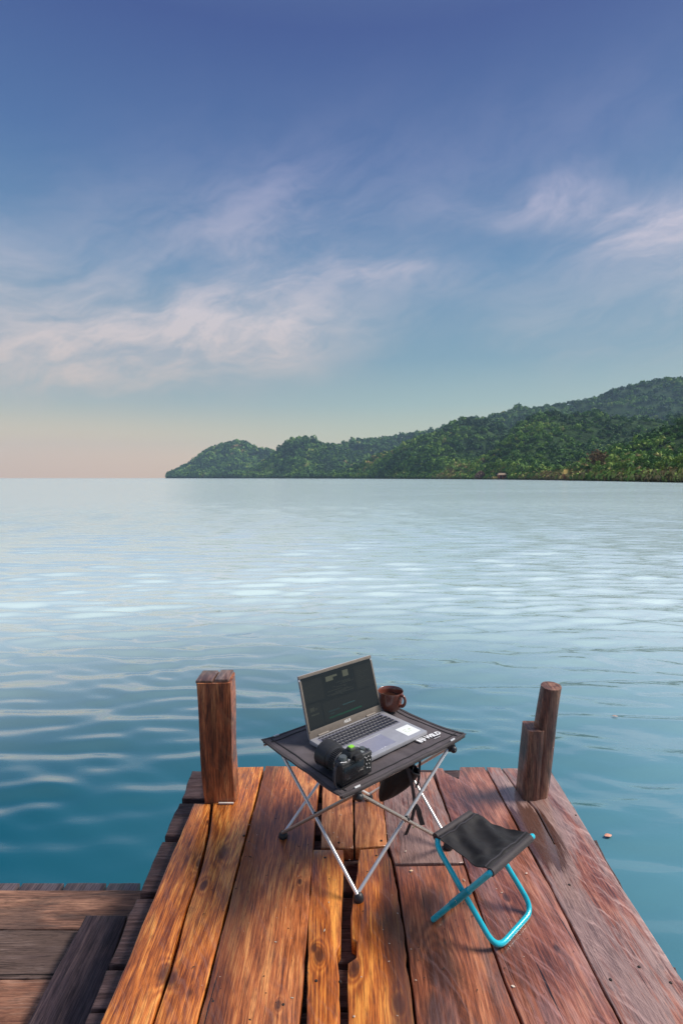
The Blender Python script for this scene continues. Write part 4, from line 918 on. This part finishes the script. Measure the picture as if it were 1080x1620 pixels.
# ------------------------------------------------------------------ mug
mc = P(617, 1126, TH); mc = Vector((mc.x + .002, mc.y + .012, TH + .002))
mug = thing('coffee_mug', 'brown glazed coffee mug standing behind the laptop', 'mug', mc)
MUGM = simple('brown_glaze', (.19, .060, .040), .22, 0, .2, 20, spec=.6, coat=.4)
MB().lathe([(.001, .0), (.024, .0), (.028, .002), (.037, .012), (.0435, .028), (.0465, .048), (.0478, .066), (.0485, .073), (.0478, .0755), (.0462, .074), (.0445, .060), (.041, .036), (.034, .016), (.024, .007), (.001, .006)], 48, cap0=False, cap1=False).build('cup', MUGM, mug)
ha = R(-42); hd = Vector((math.cos(ha), math.sin(ha), 0))
hp = bez([hd * .043 + Vector((0, 0, .066)), hd * .058 + Vector((0, 0, .069)), hd * .067 + Vector((0, 0, .056)), hd * .064 + Vector((0, 0, .040)), hd * .054 + Vector((0, 0, .030)), hd * .038 + Vector((0, 0, .029))], 6)
MB().tube(hp, .0052, 12, flat=1.35).build('handle', MUGM, mug)
MB().lathe([(.001, .052), (.0425, .052)], 32, cap0=False, cap1=False).build('coffee', simple('coffee', (.035, .014, .008), .15), mug)

# ------------------------------------------------------------------ camera on the table
ca = P(540, 1249, TH); cb = P(587, 1225, TH); cyaw = math.atan2(cb.y - ca.y, cb.x - ca.x)
cam_t = thing('dslr_camera', 'black camera with a large hooded zoom lens lying on the front left of the table', 'camera', Vector((ca.x, ca.y, TH + .001)), cyaw)
# local: x right along the back, +y away along the lens, z up
CB = simple('camera_black', (.020, .020, .022), .48, 0, .2, 120, .35, 900); CBG = simple('camera_gloss', (.012, .012, .015), .18); GRIP = simple('grip_rubber', (.014, .014, .016), .7, 0, .3, 300, 1.0, 1500)
W_ = .124; mb = MB()
mb.box((W_ / 2, .018, .043), (W_, .036, .078), bev=.008, seg=3)
mb.build('body', CB, cam_t)
MB().box((W_ - .022, .042, .040), (.034, .040, .070), bev=.011, seg=3).build('grip', GRIP, cam_t)
mb = MB(); mb.add([(W_ * .28, -.001, .078), (W_ * .68, -.001, .078), (W_ * .68, .046, .078), (W_ * .28, .046, .078), (W_ * .34, .006, .100), (W_ * .62, .006, .100), (W_ * .60, .042, .097), (W_ * .36, .042, .097)], [(3, 2, 1, 0), (4, 5, 6, 7), (0, 1, 5, 4), (1, 2, 6, 5), (2, 3, 7, 6), (3, 0, 4, 7)]); mb.build('viewfinder_hump', CB, cam_t, ang=20)
MB().box((W_ * .48, -.005, .087), (.030, .012, .019), bev=.004).build('eyecup', GRIP, cam_t)
GRN = simple('green_level', (.22, .55, .05), .3, 0, .1); emis(GRN, (.2, .5, .03), .15)
mb = MB(); mb.box((W_ * .48, .024, .1035), (.020, .019, .010), bev=.002); mb.build('shoe_cap', simple('cap_grey', (.10, .11, .09), .4), cam_t)
MB().box((W_ * .48, .024, .1095), (.016, .014, .004), bev=.0015).build('spirit_level', GRN, cam_t)
mb = MB(); mb.box((W_ * .36, -.0015, .042), (.078, .005, .052), bev=.0015); mb.build('back_screen', CBG, cam_t)
mb = MB(); mb.box((W_ * .36, .000, .042), (.084, .004, .058), bev=.0015); mb.build('screen_frame', CB, cam_t)
DG = simple('dial_grey', (.11, .125, .125), .35, .3)
for rr_, hh_, xx_, yy_, zz_ in ((.012, .014, .17, .018, .080), (.009, .009, .84, .024, .080), (.006, .006, .80, .048, .074), (.005, .005, .94, .012, .080)):
    MB().lathe([(.001, hh_), (rr_ - .001, hh_), (rr_, hh_ - .002), (rr_, 0)], 24, Matrix.Translation((W_ * xx_, yy_, zz_))).build('dial', DG, cam_t)
EDG = simple('edge_wear', (.07, .07, .075), .35)
MB().box((W_ * .5, .003, .0822), (W_ * .9, .003, .0012)).build('top_plate_edge', EDG, cam_t)
for a_, b__ in ((.02, .060), (.98, .060)): MB().lathe([(.002, -.003), (.004, -.003), (.004, .003), (.002, .003)], 12, Matrix.Translation((W_ * a_, .018, b__ + .014)) @ Matrix.Rotation(math.pi / 2, 4, 'Y')).build('strap_lug', EDG, cam_t)
MB().box((W_ * .73, .020, .0825), (.014, .024, .003), bev=.001).build('top_display', simple('display_grey', (.22, .24, .24), .2), cam_t)
bw = simple('button_marks', (.75, .75, .75), .4); mb = MB(); 
BD_ = simple('button_dark', (.03, .03, .03), .3)
for (x, z) in ((.76, .064), (.84, .066), (.80, .054), (.88, .052), (.78, .042), (.86, .040), (.92, .044), (.80, .028), (.88, .024), (.93, .062), (.04, .066), (.04, .055)): MB().lathe([(.0001, .0022), (.0026, .002), (.003, 0)], 10, Matrix.Translation((W_ * x, -.0005, z)) @ Matrix.Rotation(math.pi / 2, 4, 'X')).build('button', BD_, cam_t)
mb = MB()
for (x, z, a) in ((.77, .068, .0022), (.84, .070, .003), (.80, .058, .0018), (.885, .056, .0024), (.775, .046, .0026), (.86, .0445, .0018), (.80, .0325, .003), (.88, .0285, .0026), (.93, .067, .0016), (.72, .072, .002)): mb.box((W_ * x, -.003, z), (a * 1.5, .0006, .0026))
mb.build('button_marking', bw, cam_t, smooth=False)
# small bright lettering strips beside the dial
mb = MB()
for (x, y) in ((.06, .008), (.10, .004), (.27, .004), (.31, .010), (.14, .002)): mb.box((W_ * x, y, .0826), (.007, .0034, .0006))
mb.build('top_marking', bw, cam_t, smooth=False)
LZ = .043; AX = Matrix.Translation((W_ * .44, .036, LZ)) @ Matrix.Rotation(-math.pi / 2, 4, 'X')       # local z of the lathe -> +y
mb = MB(AX); mb.lathe([(.001, 0), (.031, 0), (.033, .004), (.033, .018), (.0355, .020), (.0355, .046), (.0365, .048), (.0385, .054), (.0385, .064), (.001, .064)], 40); LENS = mb.build('lens_barrel', CB, cam_t)
mb = MB(AX)
for k in range(40):
    a = 2 * math.pi * k / 40; mb.box((.0362 * math.cos(a), .0362 * math.sin(a), .033), (.003, .003, .022), None)
mb.build('zoom_ring', GRIP, LENS)
mb = MB(AX); mb.lathe([(.038, .057), (.0405, .058), (.042, .066), (.0445, .100), (.0440, .1005), (.041, .068), (.038, .064)], 44, cap0=False, cap1=False); mb.build('lens_hood', CB, LENS)
mb = MB(AX); mb.lathe([(.0001, .0625), (.020, .0645), (.037, .0645)], 32, cap0=False, cap1=False); mb.build('front_glass', CBG, LENS)
mb = MB(AX); mb.lathe([(.0340, .019), (.0358, .0192), (.0358, .0205), (.0340, .0207)], 40, cap0=False, cap1=False); mb.build('lens_ring', simple('ring_silver', (.45, .42, .38), .3, .5), LENS)
# neck strap trailing on the table
st = bez([(W_ * .02, .02, .072), (-.012, .016, .060), (-.020, .008, .030), (-.010, .010, .006), (.02, .05, .004)], 6)
MB().strip(st, .010, (0, 1, .3), .0016).build('strap', WEB, cam_t)

# ------------------------------------------------------------------ pouch hanging under the table
def PZ(px, py, D): return PD(px, py, D)
pz = .255; bc = P(634, 1224, pz)
BD = bc.y
pouch = thing('hanging_pouch', 'black drawstring pouch hanging open under the right side of the table', 'pouch', Vector((bc.x, bc.y, 0)))
PO = Vector((bc.x, bc.y, 0))
ax_r = Vector((1, .10, .12)).normalized()
mb = MB(); rings_ = []
prof = [((648, 1211), .040, .034), ((640, 1217), .047, .036), ((630, 1226), .050, .036), ((620, 1238), .042, .032), ((611, 1252), .030, .024), ((604, 1262), .016, .012), ((601, 1268), .003, .003)]
vs = []; fs = []; n = 28
axd = (PZ(601, 1268, BD) - PZ(648, 1211, BD)).normalized(); e1 = Vector((0, 1, 0)); e1 = (e1 - axd * e1.dot(axd)).normalized(); e2 = axd.cross(e1)
for j, ((x, y), a, b_) in enumerate(prof):
    c = PZ(x, y, BD)
    for i in range(n):
        t = 2 * math.pi * i / n; k = 1 + .10 * math.sin(3 * t + j) + .05 * math.sin(7 * t + 2 * j)
        vs.append(c + e1 * math.cos(t) * b_ * k + e2 * math.sin(t) * a * k - PO)
for j in range(len(prof) - 1):
    for i in range(n): fs.append((j * n + i, j * n + (i + 1) % n, (j + 1) * n + (i + 1) % n, (j + 1) * n + i))
fs.append(tuple((len(prof) - 1) * n + i for i in range(n)))
mb.add(vs, fs); po = mb.build('bag', SEATC, pouch, ang=60)
so_ = po.modifiers.new('thick', 'SOLIDIFY'); so_.thickness = .002
ss = po.modifiers.new('soft', 'SUBSURF'); ss.levels = 1; ss.render_levels = 2
mb = MB(); mb.tube([Vector(vs[i]) for i in range(n)], .0032, 8, closed=True); mb.build('rim_cord', WEB, pouch)
def onscr(lst, D, dz=None): return [PZ(x, y, D) - PO for x, y in lst]
MB().strip(bez(onscr([(638, 1196), (643, 1212), (650, 1235), (654, 1258), (655, 1276), (651, 1296), (645, 1312), (641, 1321)], BD - .055), 6), .011, (1, .2, 0), .0015).build('strap', WEB, pouch)
MB().strip(bez(onscr([(664, 1190), (664, 1203), (663, 1216), (662, 1232), (658, 1246)], BD + .01), 6), .008, (1, .2, 0), .0015).build('strap', WEB, pouch)
MB().strip(bez(onscr([(608, 1208), (607, 1222), (609, 1236)], BD - .02), 6), .008, (1, .2, 0), .0015).build('strap', WEB, pouch)
MB().strip(bez(onscr([(656, 1272), (661, 1280), (664, 1292), (668, 1305)], BD - .02), 6), .017, (1, .2, 0), .003).build('strap_end', WEB, pouch)
mb = MB()
rr = random.Random(5)
for k in range(9):
    c = PZ(640 + rr.uniform(-9, 9), 1212 + rr.uniform(-3, 4), BD) - PO
    mb.tube(bez([c + Vector((rr.uniform(-.02, .02), rr.uniform(-.02, .02), rr.uniform(-.012, .012))) for _ in range(4)], 4), .004, 7)
mb.build('cord_tangle', BLKP, pouch)

# ------------------------------------------------------------------ folding stool
SH = .235
sLF, sRF, sRR, sLR = P(684, 1327, SH), P(775, 1381, SH), P(843, 1322, SH), P(748, 1285, SH)
a = (sRR - sRF + sLR - sLF) / 2; b_ = (sRF - sLF + sRR - sLR) / 2; cc = (sLF + sRF + sRR + sLR) / 4
fB0, fA0, fA1 = P(683, 1460, 0), P(785, 1508, 0), P(843, 1443, 0)
stool = thing('folding_stool', 'small folding stool with turquoise tube frame and sagging black seat', 'stool', Vector((cc.x, cc.y, 0)))
SC = Vector((cc.x, cc.y, 0))
TEAL = simple('turquoise_anodised', (.008, .52, .66), .24, .12, .06, 60, spec=.6, coat=.3); TEALD = simple('turquoise_sleeve', (.004, .36, .50), .4, .3, .06, 60)
ud = a.normalized(); tr = .0078
up = Vector((0, 0, 1))
lenA = (fA1 - fA0).length
A_bot0, A_bot1 = fA0 + up * tr, fA1 + up * tr
A_top0 = sLF + ud * .0; A_top1 = sLR + ud * .006
loopA = rounded([A_bot0 - (A_bot0 - A_bot1).normalized() * 0, A_bot1, A_top1, A_top0], .045, True)
MB().tube([p - SC for p in loopA], tr, 14, closed=True).build('frame_loop', TEAL, stool)
cam_t.scale = (1, 1, .87)
B_bot0 = fB0 + up * tr; B_bot1 = B_bot0 + ud * (lenA * .98)
B_top0 = sRF - ud * .0; B_top1 = sRR + ud * .002
off = Vector((0, 0, 0))
loopB = rounded([B_bot0, B_bot1, B_top1, B_top0], .012, True)
MB().tube([p - SC for p in loopB], tr, 14, closed=True).build('frame_loop', TEAL, stool)
for (p, q_) in ((A_bot0, B_bot0), (A_bot1, B_bot1)):
    pass
# sleeves around the pivot on the front tube and the pivots
pv0 = B_bot0.lerp(B_top0, .46); pv1 = B_bot1.lerp(B_top1, .46)
d_ = (B_top0 - B_bot0).normalized()
for pv in (pv0, pv1):
    MB().tube([pv - d_ * .030 - SC, pv + d_ * .055 - SC], tr + .0016, 14).build('pivot_sleeve', TEALD, stool)
nv_ = ud
for pv in (pv0, pv1): MB().tube([pv - nv_ * .009 - SC, pv + nv_ * .009 - SC], .0032, 10).build('rivet', ALU, stool)
def seat_pt(s, t):                         # s from left bar to right bar, t front to rear
    l = (sLF + ud * .010).lerp(sLR - ud * .004, t); r_ = (sRF + ud * .004).lerp(sRR - ud * .004, t); p = l.lerp(r_, s)
    ss_ = 4 * s * (1 - s); p.z += tr + .001 - .015 * ss_ * (1 - .2 * 4 * t * (1 - t)) + .0060 * math.sin(t * 15 + s * 6 + 2 * mnoise.noise(Vector((s * 3, t * 3, 8)))) * ss_ + .004 * mnoise.noise(Vector((s * 6, t * 9, 3)))
    if s < .08: p.z -= (.08 - s) * .10
    if s > .92: p.z -= (s - .92) * .10
    return p
sheet(seat_pt, 40, 30, .0022, 'seat', SEATC, stool, SC)
mb = MB(); 
mb.tube([sRF + ud * .002 - SC, sRR - ud * .016 - SC], tr + .0026, 14); mb.build('seat_sleeve', HEM, stool)
mb = MB(); mb.tube([sLF + ud * .012 - SC, sLR - ud * .012 - SC], tr + .0026, 14); mb.build('seat_sleeve', HEM, stool)
def seamrow(s): return [seat_pt(s, k / 24) - SC + Vector((0, 0, .0012)) for k in range(25)]
mb = MB(); mb.strip(seamrow(.10), .004, b_.normalized(), .0012); mb.strip(seamrow(.90), .004, b_.normalized(), .0012); mb.build('seat_seam', WEB, stool)

# ------------------------------------------------------------------ fallen leaves and chips
def leaf(px, py, z, L, rz, col, label, cat='leaf'):
    m_ = simple('leaf_colour', col, .6, 0, .2, 200); p = P(px, py, z); mb = MB()
    vs = []; n = 9
    for i in range(n):
        t = i / (n - 1); wv = L * .30 * math.sin(math.pi * t) ** .8; zz = .02 * L * math.sin(math.pi * t)
        vs += [(L * (t - .5), -wv, zz + wv * .08), (L * (t - .5), 0, zz), (L * (t - .5), wv, zz + wv * .08)]
    fs = [(i * 3 + j, i * 3 + 3 + j, i * 3 + 4 + j, i * 3 + 1 + j) for i in range(n - 1) for j in (0, 1)]
    mb.add(vs, fs); o = mb.build('fallen_leaf', m_); o.location = p + Vector((0, 0, .0015)); o.rotation_euler = (0, 0, rz)
    sl_ = o.modifiers.new('thick', 'SOLIDIFY'); sl_.thickness = .0006
    tag(o, label, cat)
leaf(961, 1322, WZ + .012, .05, .2, (.72, .33, .22), 'pinkish leaf floating on the water right of the jetty')
leaf(972, 1133, WZ + .015, .05, -.3, (.42, .30, .26), 'pale brown leaf floating on the water beyond the right post')
leaf(650, 1378, .001, .012, .2, (.72, .50, .30), 'tiny pale yellow leaf on the knotted board left of the stool')
leaf(832, 1382, .001, .009, .5, (.70, .52, .42), 'tiny pale leaf on the rosy board right of the stool seat')
leaf(811, 1561, .001, .010, -.4, (.75, .62, .50), 'tiny pale leaf on the boards in front of the stool')
leaf(654, 1309, .001, .007, 1.0, (.10, .16, .03), 'tiny green leaf on the grey split board by the table legs')

# grit, splinters and flecks on the boards
def grit():
    rg = random.Random(21); mb = MB()
    for k in range(260):
        y = .75 + 1.5 * rg.random(); x = rg.uniform(-.45, .60) * (.8 + .25 * rg.random()); s_ = rg.uniform(.0006, .0019) * (1.8 if rg.random() < .06 else 1)
        mb.cur = 0 if rg.random() < .45 else 1
        M = Matrix.Translation((x, y, .0015 + s_ * .4)) @ Matrix.Rotation(rg.uniform(0, 6.28), 4, 'Z') @ Matrix.Diagonal((rg.uniform(1, 3.2), 1, .6, 1))
        mb.add([(s_, 0, 0), (0, s_, 0), (-s_, 0, 0), (0, -s_, 0), (0, 0, s_), (0, 0, -s_)], [(0, 1, 4), (1, 2, 4), (2, 3, 4), (3, 0, 4), (1, 0, 5), (2, 1, 5), (3, 2, 5), (0, 3, 5)], M)
    o = mb.build('grit', [simple('pale_fleck', (.55, .45, .36), .8), simple('dark_fleck', (.035, .022, .016), .8)], None, smooth=False)
    tag(o, 'fine grit and splinters scattered over the wet boards', 'grit', kind='stuff')
grit()
# ------------------------------------------------------------------ air between here and the hills
hz = MB().box((0, 1900, 160), (9600, 6400, 324)).build('haze', [], None, smooth=False)
hm = bpy.data.materials.new('haze_air'); hm.use_nodes = True; nt = hm.node_tree; nt.nodes.remove(nt.nodes['Principled BSDF'])
pv = nt.nodes.new('ShaderNodeVolumePrincipled'); pv.inputs['Density'].default_value = .0001; pv.inputs['Color'].default_value = (.50, .72, .96, 1)
nt.links.new(pv.outputs[0], nt.nodes['Material Output'].inputs['Volume']); hz.data.materials.append(hm)
tag(hz, kind='stuff')
